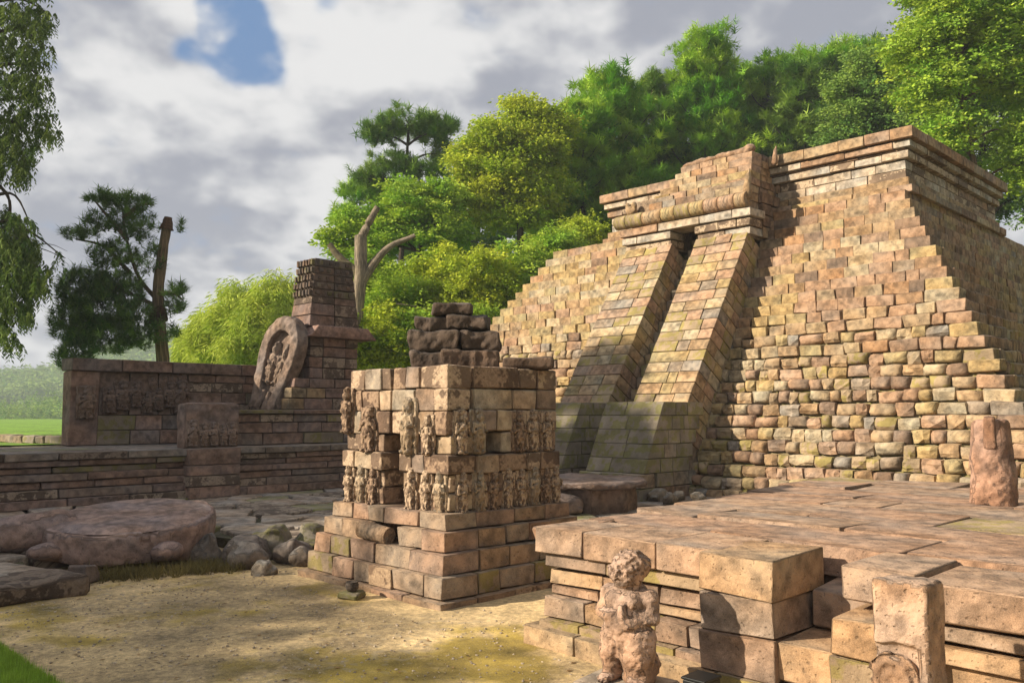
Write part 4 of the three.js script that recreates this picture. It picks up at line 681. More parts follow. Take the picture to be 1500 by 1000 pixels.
  mesh('stump', sdfGeo((x, y, z) => { const r = 0.205 - 0.05 * y / 0.85; let d = Math.hypot(x * 1.05, z) - r; d = -smin(-d, -(y - 0.76 - 0.06 * x), 0.06); d = Math.max(d, -y); return d + 0.03 * n3(x, y, z, 7) + 0.022 * n3(x, y, z, 24) * sstep(0.75, 0.2, y); }, [-0.36, -0.03, -0.36], [0.36, 0.95, 0.36], 0.022, 1.2), mat(0.55, 0.34, 0.25, 'plain', 0.02), st);
  mesh('tongue', sdfGeo((x, y, z) => rbox(x, y, z, 0, 0, 0, 0.05, 0.15, 0.045, 0.03) + 0.02 * n3(x, y, z, 9), [-0.12, -0.24, -0.1], [0.12, 0.24, 0.1], 0.018), mat(0.55, 0.34, 0.25, 'plain', 0.02), st, [0.03, 0.64, 0.145], 0.3);
  const pot = thing('offering_pot', 'small dark clay offering pot on a flat stone at the shrine foot', 'pot', [-6.36, 0, -4.40]);
  mesh('base_stone', blockGeo(0.2, 0.07, 0.17, 0.02, 0.012, rng(8)), mat(0.32, 0.28, 0.2, 'moss'), pot, [0, 0.035, 0], 0.4);
  mesh('pot', new THREE.LatheGeometry([[0, 0], [0.04, 0], [0.055, 0.02], [0.058, 0.05], [0.05, 0.068], [0.056, 0.075], [0.05, 0.078], [0.042, 0.066], [0, 0.06]].map(q => new THREE.Vector2(...q)), 20), mat(0.13, 0.10, 0.08), pot, [0, 0.07, 0]);
  const fl = thing('floodlight_box', 'small dark metal floodlight box on the ground behind the guardian statue', 'floodlight', [-2.63, 0, -4.06]);
  const dm = new THREE.MeshStandardMaterial({ color: 0x16191b, roughness: 0.5, metalness: 0.3 });
  mesh('housing', blockGeo(0.14, 0.16, 0.16, 0.008, 0, rng(4)), dm, fl, [0, 0.11, 0]); mesh('lid', blockGeo(0.15, 0.014, 0.17, 0.004, 0, rng(4)), dm, fl, [0, 0.197, 0]); mesh('foot', blockGeo(0.12, 0.03, 0.12, 0.004, 0, rng(4)), dm, fl, [0, 0.015, 0]);
}
// ---------------------------------------------------------------- kerb of stones round the far lawn
{
  const k = thing('stone_kerb', 'low kerb of rough stones curving along the lawn beside the carved wall', 'kerb'), R = rng(31), P = [[-17.55, -5.6], [-18.2, -5.25], [-19.6, -4.95], [-21.6, -4.9], [-24.2, -5.3], [-28, -6.2], [-33, -8]];
  for (let i = 0; i + 1 < P.length; i++) run(k, 'kerb_stone', P[i][0], P[i][1], P[i + 1][0], P[i + 1][1], 1.0, 1.17, 0.24, 0.35, 0.55, [[mat(0.40, 0.33, 0.24), 2], [mossGrey, 2]], R, { ch: 0.03, jit: 0.02 });
}

// ---------------------------------------------------------------- trees
function leafGeo(kind, seed) {
  const R = rng(seed), P = [], U = [], I = [];
  const leaf = (x, y, z, dx, dy, dz, len, wid) => { // a folded leaf from (x,y,z) along d
    const d = new THREE.Vector3(dx, dy, dz).normalize(), s = new THREE.Vector3(R() - 0.5, R() - 0.5, R() - 0.5).cross(d).normalize(), b = P.length / 3;
    const m = 0.45 * len; P.push(x, y, z, x + d.x * m + s.x * wid, y + d.y * m + s.y * wid, z + d.z * m + s.z * wid, x + d.x * len, y + d.y * len - 0.1 * len, z + d.z * len, x + d.x * m - s.x * wid, y + d.y * m - s.y * wid, z + d.z * m - s.z * wid);
    U.push(0, 0, 1, 0, 1, 1, 0, 1); I.push(b, b + 1, b + 2, b, b + 2, b + 3);
  };
  if (kind === 'broad') for (let i = 0; i < 22; i++) { const a = R() * 6.283, u = R() * 2 - 1, r = Math.cbrt(R()) * 0.85, q = Math.sqrt(1 - u * u); leaf(Math.cos(a) * q * r, u * r * 0.7, Math.sin(a) * q * r, Math.cos(a) + (R() - 0.5), 0.35 * (R() - 0.55), Math.sin(a) + (R() - 0.5), 0.34 + 0.16 * R(), 0.10 + 0.03 * R()); }
  if (kind === 'needle') for (let i = 0; i < 22; i++) { const a = R() * 6.283, u = -0.2 + 1.2 * R(), q = 1, b = (i % 4) * 0.16; const d = new THREE.Vector3(Math.cos(a) * q, u, Math.sin(a) * q).normalize(), s = new THREE.Vector3(-d.z, 0, d.x).multiplyScalar(0.06), L = 0.6 + 0.4 * R(), k = P.length / 3; P.push(s.x, b, s.z, -s.x, b, -s.z, d.x * L, b + d.y * L, d.z * L); U.push(0, 0, 1, 0, 0.5, 1); I.push(k, k + 1, k + 2); }
  if (kind === 'spray') { for (let st = 0; st < 4; st++) { const ax = (R() - 0.5) * 0.7, az = (R() - 0.5) * 0.7, L = 0.8 + 0.6 * R(); for (let i = 0; i < 8; i++) { const t = i / 7, x = ax * t * 1.2, y = -L * t * t * 0.8 - L * 0.2 * t, z = az * t * 1.2, a = R() * 6.283; leaf(x, y, z, Math.cos(a) * 0.7, -0.75, Math.sin(a) * 0.7, 0.30 + 0.12 * R(), 0.055); } } }
  if (kind === 'bamboo') for (let i = 0; i < 20; i++) { const a = R() * 6.283, r = R() * 0.8; leaf(Math.cos(a) * r, (R() - 0.5) * 1.2, Math.sin(a) * r, Math.cos(a), -0.3 - 0.6 * R(), Math.sin(a), 0.5 + 0.25 * R(), 0.05); }
  const g = geo(P, null, U, I); return g;
}
const LG = { broad: [leafGeo('broad', 1), leafGeo('broad', 2)], needle: [leafGeo('needle', 3)], spray: [leafGeo('spray', 5)], bamboo: [leafGeo('bamboo', 7)] };
const leafMat = new THREE.MeshPhysicalMaterial({ color: 0xffffff, roughness: 0.9, specularIntensity: 0.3, transmission: 0.38, thickness: 0, side: THREE.DoubleSide });
const needleMat = new THREE.MeshPhysicalMaterial({ color: 0xffffff, roughness: 0.95, specularIntensity: 0.2, transmission: 0.25, thickness: 0, side: THREE.DoubleSide });
function crownMesh(kind, items, R, cols, parent, name = 'crown') { // items: [x,y,z,scale]
  const g = LG[kind][R() * LG[kind].length | 0], im = new THREE.InstancedMesh(g, kind === 'needle' || kind === 'spray' ? needleMat : leafMat, items.length), M = new THREE.Matrix4(), q = new THREE.Quaternion(), E = new THREE.Euler(), c = new THREE.Color();
  items.forEach((it, i) => {
    E.set((R() - 0.5) * (kind === 'spray' ? 0.4 : 0.9), R() * 6.283, (R() - 0.5) * (kind === 'spray' ? 0.4 : 0.9)); q.setFromEuler(E); M.compose(new THREE.Vector3(it[0], it[1], it[2]), q, new THREE.Vector3(it[3], it[3], it[3])); im.setMatrixAt(i, M);
    const a = cols[0], b = cols[1], t = Math.min(1, Math.max(0, (it[4] ?? R()) + (R() - 0.5) * 0.5)), v = 0.75 + 0.5 * R(); c.setRGB((a[0] + (b[0] - a[0]) * t) * v, (a[1] + (b[1] - a[1]) * t) * v, (a[2] + (b[2] - a[2]) * t) * v); im.setColorAt(i, c);
  });
  im.name = name; im.userData.kind = 'stuff'; im.castShadow = im.receiveShadow = true; parent.add(im); return im;
}
function limb(pts, r0, r1, n = 7) { // tapered tube through points
  const c = new THREE.CatmullRomCurve3(pts.map(p => new THREE.Vector3(...p))), L = Math.max(3, pts.length * 3), P = [], U = [], I = [], N = new THREE.Vector3(), B = new THREE.Vector3();
  for (let i = 0; i <= L; i++) { const t = i / L, p = c.getPoint(t), d = c.getTangent(t); N.set(Math.abs(d.y) > 0.9 ? 1 : 0, Math.abs(d.y) > 0.9 ? 0 : 1, 0).cross(d).normalize(); B.crossVectors(d, N); const r = r0 + (r1 - r0) * t; for (let k = 0; k < n; k++) { const a = k / n * 6.2832, rr = r * (1 + 0.18 * (hash3(k, i, 3) - 0.5)); P.push(p.x + (N.x * Math.cos(a) + B.x * Math.sin(a)) * rr, p.y + (N.y * Math.cos(a) + B.y * Math.sin(a)) * rr, p.z + (N.z * Math.cos(a) + B.z * Math.sin(a)) * rr); U.push(k / n * 2, t * 4); } }
  for (let i = 0; i < L; i++) for (let k = 0; k < n; k++) { const a = i * n + k, b = i * n + (k + 1) % n; I.push(a, b, b + n, a, b + n, a + n); }
  return geo(P, null, U, I);
}
const bark = (r, g, b) => mat(r, g, b, 'bark', 0.02, 0.95);
// lobes: [x,y,z,rx,ry,rz,count]; every lobe is filled with small clumps of leaf sprays, and a branch runs to it
function tree(o) {
  const R = rng(o.seed), t = thing(o.name, o.label, o.category || 'tree', o.base, o.group), B = o.base, bm = o.bark || bark(0.16, 0.12, 0.09), items = [];
  const loc = p => [p[0] - B[0], p[1] - B[1], p[2] - B[2]], top = loc(o.top);
  if (!o.noTrunk) mesh('trunk', limb([[0, -0.2, 0], [top[0] * 0.3 + (R() - 0.5) * 0.3, top[1] * 0.4, top[2] * 0.3 + (R() - 0.5) * 0.3], [top[0] * 0.75, top[1] * 0.75, top[2] * 0.75], top], o.r, o.r * (o.taper ?? 0.3)), bm, t);
  const br = [];
  for (const l of o.lobes) {
    const c = loc(l), f = Math.min(0.95, Math.max(0.25, (c[1] - l[4] * 0.8) / top[1])), s = [top[0] * f, top[1] * f, top[2] * f];
    const gs = []; if (!o.noTrunk) gs.push(limb([s, [(s[0] + c[0]) / 2, (s[1] + c[1]) / 2 + 0.2, (s[2] + c[2]) / 2], c], o.r * 0.38, o.r * 0.12, 5));
    const n = l[6], nc = Math.max(3, Math.round(n / (o.per || 13)));
    for (let i = 0; i < nc; i++) {
      const a = R() * 6.283, u = R() * 2 - 1, q = Math.sqrt(1 - u * u), rr = 0.45 + 0.62 * Math.pow(R(), 0.6), k = [c[0] + Math.cos(a) * q * l[3] * rr, c[1] + u * l[4] * rr, c[2] + Math.sin(a) * q * l[5] * rr];
      if (!o.noTrunk && i % 2 === 0) gs.push(limb([c, [(c[0] + k[0]) / 2, (c[1] + k[1]) / 2, (c[2] + k[2]) / 2], k], o.r * 0.11, 0.008, 4));
      const cr = (o.clump || 0.42) * (0.45 + 0.75 * R()), m = Math.round(n / nc), tone = R();
      for (let j = 0; j < m; j++) { const x = (R() + R() - 1) * cr * 1.3, z = (R() + R() - 1) * cr * 1.3, y = (R() + R() - 1) * cr * 0.8; items.push([k[0] + x, k[1] + y, k[2] + z, (o.leaf || 0.3) * (0.55 + 0.85 * R()), tone]); }
    }
    if (gs.length) br.push(mergeGeometries(gs));
  }
  br.forEach(g => mesh('branch', g, bm, t));
  crownMesh(o.kind, items, R, o.cols, t); return t;
}
const GREEN = { yellow: [[0.26, 0.39, 0.02], [0.50, 0.55, 0.04]], bright: [[0.20, 0.38, 0.03], [0.41, 0.53, 0.05]], pine: [[0.15, 0.37, 0.03], [0.43, 0.59, 0.06]], deep: [[0.11, 0.24, 0.04], [0.27, 0.39, 0.06]], cypress: [[0.06, 0.12, 0.04], [0.15, 0.22, 0.06]], bamboo: [[0.34, 0.46, 0.06], [0.54, 0.60, 0.10]] };
// lobe from a place in the view: pixel, distance in front of the court, half width and height in pixels
const lb = (px, py, f, wx, wy, n, depth = 1) => { const p = at(px, py, f), s = f / FPX; return [p.x, p.y, p.z, wx * s, wy * s, wx * s * depth, n]; };
const foot = (px, f, y = 0) => { const p = at(px, 605, f); return [p.x, y, p.z]; };
const tp = (px, py, f) => { const p = at(px, py, f); return [p.x, p.y, p.z]; };
const FOR = 'trees of the wood behind the pyramid';

tree({ seed: 11, name: 'pine_tree', label: 'flat crowned pine with bare thin stems showing against the sky', base: foot(575, 42), top: tp(598, 190, 42), r: 0.2, kind: 'needle', cols: GREEN.deep, leaf: 0.42, clump: 0.5, per: 8,
  lobes: [lb(600, 185, 42, 48, 14, 330), lb(555, 200, 42, 26, 14, 200), lb(640, 195, 42, 28, 16, 220), lb(570, 240, 42, 30, 13, 180), lb(620, 250, 42, 34, 14, 200), lb(545, 262, 42, 26, 14, 170), lb(650, 225, 42, 20, 18, 130)] });
tree({ seed: 12, name: 'pine_tree', label: 'dark low pine standing left of the flat crowned pine', base: foot(540, 44), top: tp(545, 250, 44), r: 0.18, kind: 'needle', cols: GREEN.pine, leaf: 0.45, clump: 0.5,
  lobes: [lb(540, 280, 44, 40, 24, 330), lb(510, 318, 44, 30, 20, 260), lb(570, 300, 44, 40, 30, 330), lb(610, 300, 44, 42, 34, 330)] });
tree({ seed: 13, name: 'broadleaf_tree', label: 'tall yellow green broadleaf tree with rounded billowing crown', base: foot(765, 34), top: tp(760, 190, 34), r: 0.24, kind: 'broad', cols: GREEN.yellow, leaf: 0.3, clump: 0.5, bark: bark(0.22, 0.18, 0.13),
  lobes: [lb(775, 168, 34, 40, 24, 520), lb(725, 205, 34, 40, 28, 620), lb(690, 235, 34, 26, 30, 420), lb(790, 215, 34, 44, 36, 760), lb(740, 265, 34, 50, 34, 760), lb(700, 300, 34, 34, 30, 460), lb(800, 280, 34, 32, 30, 420), lb(760, 310, 34, 40, 22, 360), lb(815, 190, 34, 18, 24, 200)] });
tree({ seed: 14, name: 'broadleaf_tree', label: 'bright green broadleaf tree behind the pale dead trunk', base: foot(620, 33), top: tp(615, 300, 33), r: 0.18, kind: 'broad', cols: GREEN.bright, leaf: 0.3, clump: 0.45, bark: bark(0.22, 0.18, 0.13),
  lobes: [lb(600, 300, 33, 48, 28, 560), lb(640, 330, 33, 44, 34, 560), lb(560, 345, 33, 38, 34, 460), lb(520, 330, 33, 26, 22, 300), lb(650, 285, 33, 24, 24, 260), lb(495, 355, 33, 20, 18, 200)] });
const pines = [[895, 102, 38, 105], [955, 112, 42, 95], [1040, 58, 40, 90], [1085, 100, 43, 85], [1140, 86, 41, 92], [1190, 96, 39, 80], [1220, 70, 42, 84], [1270, 66, 44, 80], [855, 150, 36, 70], [1320, 60, 45, 80]];
const pl_ = ['dense bushy pine with ragged top rising behind the portal', 'pine half hidden behind the bushy pine', 'tallest pine with a tufted leader above the portal', 'full pine crown just beyond the tallest pine', 'pine rising over the right half of the cornice', 'low pine peeping over the cornice', 'light green pine beside the dark tree', 'pine beyond the light green one', 'slim pine beside the yellow green broadleaf', 'dim pine behind the tall leafy tree'];
pines.forEach(([px, py, f, w], i) => { // whorls of upturned branches, tufts towards their ends
  const R = rng(300 + i), b = foot(px, f), T = tp(px, py, f), t = thing('pine_tree', pl_[i], 'tree', b, FOR), H = T[1], wm = w * f / FPX, bm = bark(0.20, 0.15, 0.11), lean = [(T[0] - b[0]), (T[2] - b[2])], it = [];
  mesh('trunk', limb([[0, -0.2, 0], [0.1, H * 0.4, 0.05], [lean[0] * 0.7, H * 0.75, lean[1] * 0.7], [lean[0], H - 0.4, lean[1]]], 0.2, 0.04), bm, t);
  for (let y = H * 0.36; y < H - 0.3; y += 0.52 + 0.2 * R()) {
    const q = (H - y) / (H * 0.64), rad = wm * (0.22 + 0.95 * Math.pow(q, 0.62)) * (q > 0.85 ? 0.85 : 1), n = 5 + (R() * 3 | 0), a0 = R() * 6.28;
    for (let k = 0; k < n; k++) {
      if (R() < 0.12) continue;
      const a = a0 + k / n * 6.283 + (R() - 0.5) * 0.5, L = rad * (0.55 + 0.55 * R()), e = [Math.cos(a) * L, y + L * (0.18 + 0.3 * R()), Math.sin(a) * L], m = Math.round(14 + L * 15), tone = R();
      mesh('branch', limb([[0, y, 0], [e[0] * 0.55, y + L * 0.05, e[2] * 0.55], e], 0.05, 0.012, 4), bm, t);
      for (let j = 0; j < m; j++) { const s = 0.4 + 0.65 * Math.pow(R(), 0.7), sp = 0.22 + 0.34 * s; it.push([e[0] * s + (R() + R() - 1) * sp * 1.3, y + (e[1] - y) * s * s + (R() + R() - 1) * sp * 0.7 + 0.05, e[2] * s + (R() + R() - 1) * sp * 1.3, 0.48 * (0.6 + 0.7 * R()), tone]); }
    }
  }
  for (let j = 0; j < 50; j++) it.push([lean[0] + (R() + R() - 1) * 0.5, H - 0.1 - R() * 1.0, lean[1] + (R() + R() - 1) * 0.5, 0.4 * (0.7 + 0.5 * R()), R()]);
  crownMesh('needle', it, R, i % 4 === 1 ? GREEN.deep : GREEN.pine, t);
});
tree({ seed: 21, name: 'dark_tree', label: 'dark leafy tree behind the corner of the summit cornice', base: foot(1270, 34), top: tp(1275, 120, 34), r: 0.2, kind: 'broad', cols: GREEN.deep, leaf: 0.3, clump: 0.45,
  lobes: [lb(1275, 100, 34, 40, 30, 460), lb(1250, 150, 34, 44, 34, 520), lb(1305, 150, 34, 44, 40, 520), lb(1330, 90, 34, 36, 34, 420), lb(1235, 195, 34, 34, 24, 260)] });
tree({ seed: 22, name: 'leafy_tree', label: 'tall airy leafy tree with slender pale leaning trunk beside the pyramid', base: foot(1500, 25), top: tp(1395, 60, 25), r: 0.13, taper: 0.45, kind: 'broad', cols: GREEN.bright, leaf: 0.27, clump: 0.5, bark: bark(0.42, 0.31, 0.2), per: 8,
  lobes: [lb(1400, 20, 25, 60, 40, 620), lb(1350, 70, 25, 44, 36, 420), lb(1460, 40, 25, 60, 50, 620), lb(1365, 125, 25, 40, 30, 300), lb(1452, 110, 25, 44, 28, 190), lb(1500, 110, 25, 40, 50, 420), lb(1385, 175, 25, 30, 22, 160), lb(1490, 190, 25, 30, 26, 120), lb(1380, 215, 25, 30, 18, 140), lb(1510, 240, 25, 40, 40, 300), lb(1370, -30, 25, 60, 40, 500), lb(1490, -50, 25, 80, 50, 600)] });
tree({ seed: 23, name: 'dark_tree', label: 'shadowed leafy tree filling the gap beyond the slender trunk', base: foot(1440, 33), top: tp(1440, 100, 33), r: 0.22, kind: 'broad', cols: GREEN.deep, leaf: 0.32, clump: 0.5,
  lobes: [lb(1400, 110, 33, 70, 60, 800), lb(1480, 130, 33, 70, 70, 800), lb(1440, 210, 33, 80, 60, 800), lb(1510, 280, 33, 50, 60, 500), lb(1350, 200, 33, 60, 50, 520), lb(1440, 40, 33, 70, 50, 600)] });
tree({ seed: 24, name: 'dark_tree', label: 'dim green tree in the wood between broadleaf tree and pines', base: foot(830, 46), top: tp(830, 200, 46), r: 0.25, kind: 'broad', cols: GREEN.deep, leaf: 0.42, clump: 0.6,
  lobes: [lb(830, 230, 46, 60, 50, 700), lb(880, 270, 46, 60, 50, 700), lb(770, 290, 46, 70, 60, 800), lb(690, 310, 46, 60, 60, 700), lb(640, 350, 46, 60, 60, 600), lb(860, 340, 46, 60, 50, 600), lb(740, 390, 46, 90, 50, 800), lb(590, 390, 46, 70, 50, 600)] });
// understorey shrubs
const SH = [[640, 400, 29, 60, 45, 'yellow'], [700, 410, 28, 60, 50, 'yellow'], [765, 395, 29, 55, 45, 'bright'], [815, 360, 30, 40, 30, 'bright'], [850, 345, 31, 32, 26, 'yellow'], [585, 430, 28, 50, 50, 'bright'], [560, 490, 27, 50, 50, 'yellow'], [630, 480, 27, 50, 50, 'bright'], [690, 480, 27, 45, 45, 'bright'], [480, 430, 29, 40, 50, 'bamboo'], [540, 400, 30, 36, 40, 'bright']];
const shl = ['yellow green shrub between obelisk and pyramid', 'large yellow shrub beside the pyramid steps', 'bright shrub against the pyramid edge', 'bright shrub above the stepped pyramid edge', 'yellow shrub peeping beside the cornice', 'bright shrub behind the dead trunk', 'yellow shrub low behind the obelisk ledge', 'bright shrub behind the shrine stack', 'bright shrub touching the foot of the pyramid', 'pale bamboo clump behind the obelisk', 'bright shrub beside the dead trunk fork'];
SH.forEach(([px, py, f, w, h, c], i) => tree({ seed: 700 + i, name: 'shrub', category: 'shrub', label: shl[i], base: foot(px, f), top: tp(px, py, f), r: 0.06, kind: c === 'bamboo' ? 'bamboo' : 'broad', cols: GREEN[c], leaf: 0.24, clump: 0.4, group: 'shrubs at the edge of the wood', bark: bark(0.25, 0.2, 0.14),
  lobes: [lb(px, py, f, w * 0.8, h * 0.8, 420), lb(px - w * 0.45, py + h * 0.4, f, w * 0.5, h * 0.6, 260), lb(px + w * 0.45, py + h * 0.35, f, w * 0.5, h * 0.6, 260), lb(px, py + h * 0.9, f, w * 0.8, h * 0.5, 240)] }));
[[400, 455, 26, 44, 40], [350, 460, 27, 40, 34], [310, 492, 28, 34, 26], [425, 500, 25, 30, 40], [372, 505, 26, 40, 30], [288, 512, 30, 22, 16]].forEach(([px, py, f, w, h], i) => tree({ seed: 750 + i, name: 'bamboo_clump', category: 'bamboo', label: ['pale bamboo thicket leaning beside the obelisk', 'feathery bamboo thicket above the carved wall', 'small bamboo thicket over the wall coping', 'low bamboo thicket at the foot of the obelisk', 'bamboo thicket just behind the wall coping', 'last small bamboo tuft beside the broken tree'][i], base: foot(px, f, 1), top: tp(px, py, f), r: 0.05, kind: 'bamboo', cols: GREEN.bamboo, leaf: 0.28, clump: 0.42, group: 'bamboo behind the carved wall', bark: bark(0.3, 0.3, 0.12),
  lobes: [lb(px, py - h * 0.2, f, w * 0.7, h * 0.8, 330), lb(px - w * 0.5, py + h * 0.2, f, w * 0.5, h * 0.6, 200), lb(px + w * 0.5, py + h * 0.2, f, w * 0.5, h * 0.6, 200), lb(px, py + h * 0.7, f, w * 0.9, h * 0.5, 240), lb(px - w * 0.3, py - h * 0.95, f, w * 0.16, h * 0.35, 50), lb(px + w * 0.35, py - h * 0.8, f, w * 0.18, h * 0.4, 56), lb(px + w * 0.85, py - h * 0.3, f, w * 0.22, h * 0.25, 50)] }));
// ---- pale dead trunk with sawn limbs behind the obelisk
{
  const b = foot(510, 27, 0.6), t = thing('dead_tree', 'pale dead tree trunk with sawn off limbs behind the obelisk', 'tree', b), m = mat(0.72, 0.66, 0.57, 'bark', 0.03), q = (px, py) => { const p = tp(px, py, 27); return [p[0] - b[0], p[1] - b[1], p[2] - b[2]]; };
  mesh('trunk', limb([[0, 0, 0], q(522, 470), q(528, 400), q(528, 345)], 0.22, 0.19, 9), m, t);
  mesh('sawn_limb', limb([q(528, 352), q(538, 330), q(553, 303)], 0.15, 0.1, 8), m, t); mesh('sawn_limb', limb([q(526, 420), q(548, 385), q(570, 362), q(608, 345)], 0.17, 0.07, 7), m, t);
  mesh('sawn_limb', limb([q(524, 400), q(500, 380), q(482, 358)], 0.15, 0.10, 7), mat(0.33, 0.27, 0.2, 'moss', 0.03), t); mesh('twig', limb([q(545, 450), q(580, 445), q(625, 452)], 0.03, 0.008, 5), m, t);
}
// ---- broken cypress above the carved wall
{
  const f = 23, b = foot(240, f, 1), t = thing('broken_cypress', 'cypress with snapped trunk and ragged dark drooping foliage behind the carved wall', 'tree', b), R = rng(41), bm = bark(0.46, 0.35, 0.25), q = (px, py, d = 0) => { const p = tp(px, py, f + d); return [p[0] - b[0], p[1] - b[1], p[2] - b[2]]; };
  mesh('trunk', limb([q(238, 640), q(238, 530), q(231, 440), q(236, 380), q(244, 330)], 0.19, 0.12, 9), bm, t);
  mesh('broken_top', limb([q(243, 336), q(246, 318)], 0.19, 0.10, 7), bark(0.30, 0.16, 0.09), t); mesh('burl', sdfGeo((x, y, z) => ell(x, y, z, 0, 0, 0, 0.24, 0.3, 0.24) + 0.16 * n3(x, y, z, 9), [-0.4, -0.45, -0.4], [0.4, 0.45, 0.4], 0.06), bark(0.24, 0.13, 0.08), t, q(231, 462));
  const L = [[[231, 440], [205, 410], [185, 350], [178, 300]], [[231, 450], [190, 430], [150, 420], [115, 440]], [[185, 350], [160, 320], [135, 290]], [[180, 320], [205, 300], [225, 300]], [[233, 430], [255, 430], [268, 440]], [[190, 400], [150, 360], [110, 350]]];
  for (const l of L) mesh('branch', limb(l.map(p => q(p[0], p[1], (R() - 0.5) * 0.8)), 0.07, 0.02, 6), bm, t);
  const it = [], fill = (px, py, wx, wy, n, sc = 0.28) => { for (let i = 0; i < n * (py < 400 ? 0.55 : 0.7); i++) { const a = R() * 6.283, r = Math.sqrt(R()), p = q(px + Math.cos(a) * r * wx, py + Math.sin(a) * r * wy, (R() - 0.5) * 1.6); it.push([...p, sc * (0.7 + 0.6 * R())]); } };
  fill(185, 300, 38, 14, 200); fill(145, 290, 22, 8, 70); fill(160, 325, 40, 16, 160); fill(118, 345, 30, 9, 90); fill(205, 335, 30, 24, 150); fill(160, 375, 40, 20, 220); fill(215, 385, 25, 24, 100); fill(125, 425, 45, 30, 480); fill(170, 430, 40, 30, 380); fill(110, 475, 38, 34, 480); fill(155, 490, 50, 30, 480); fill(200, 480, 36, 36, 260); fill(105, 525, 28, 20, 170); fill(255, 445, 18, 22, 90); fill(262, 425, 10, 10, 30); fill(235, 490, 26, 16, 70); fill(262, 335, 8, 8, 14);
  it.forEach(a => { a[3] *= 0.95; }); crownMesh('needle', it, R, GREEN.cypress.map(c => [c[0] * 1.1, c[1] * 1.15, c[2]]), t);
}
// ---- big drooping conifer at the near end of the terrace, trunk out of view
{
  const f = 22, b = foot(-28, f, 1), t = thing('weeping_conifer', 'tall weeping conifer with hanging green strands beyond the terrace', 'tree', b), R = rng(43), bm = bark(0.24, 0.19, 0.15), q = (px, py, d = 0) => { const p = tp(px, py, f + d); return [p[0] - b[0], p[1] - b[1], p[2] - b[2]]; };
  mesh('trunk', limb([[0, -0.2, 0], q(-30, 400), q(-22, 200), q(-15, -100), q(-15, -320)], 0.34, 0.14, 9), bm, t);
  const it = [], br = (x1, y1, x2, y2, n, sc, d = 0, r = 0.055) => { mesh('branch', limb([q(-22, y1), q(x1, y1 - 6, d), q(x2, y2, d)], r, 0.012, 6), bm, t); for (let i = 0; i < n * 0.62; i++) { const s = Math.pow(R(), 0.7), x = -40 + (x2 + 40) * s, y = y1 + (y2 - y1) * s; it.push([...q(x + (R() - 0.5) * 26, y + (R() - 0.3) * 38, d + (R() - 0.5) * 2.0), sc * 1.42 * (0.7 + 0.6 * R())]); } };
  br(30, 5, 72, 20, 170, 0.25); br(30, 50, 70, 70, 150, 0.25); br(30, 100, 66, 120, 160, 0.24); br(35, 150, 80, 172, 200, 0.22, 0.3); br(20, 185, 48, 215, 140, 0.24); br(15, 215, 40, 235, 100, 0.24);
  br(18, 290, 45, 330, 140, 0.24); br(20, 330, 52, 365, 180, 0.25); br(25, 370, 62, 400, 220, 0.25); br(20, 400, 40, 440, 160, 0.25); br(5, 440, 20, 480, 90, 0.24);
  br(30, 340, 95, 378, 24, 0.2); br(0, -60, 60, -50, 200, 0.28); br(0, -140, 70, -120, 240, 0.3); br(-120, 100, -190, 130, 300, 0.3); br(-120, 200, -200, 240, 300, 0.3); br(-100, 0, -180, 20, 300, 0.3); br(-110, 320, -200, 350, 300, 0.3); br(-100, -120, -170, -110, 260, 0.3); br(-70, -230, 40, -210, 260, 0.3);
  mesh('bare_branch', limb([q(-5, 268), q(12, 290), q(14, 330)], 0.05, 0.03, 6), bm, t); mesh('bare_branch', limb([q(15, 345), q(55, 362), q(80, 372), q(100, 388)], 0.02, 0.004, 5), bm, t); mesh('bare_branch', limb([q(45, 358), q(75, 358), q(98, 368)], 0.014, 0.004, 5), bm, t);
  crownMesh('spray', it, R, GREEN.cypress.map(c => [c[0] * 1.1, c[1] * 1.0, c[2] * 0.8]), t);
}
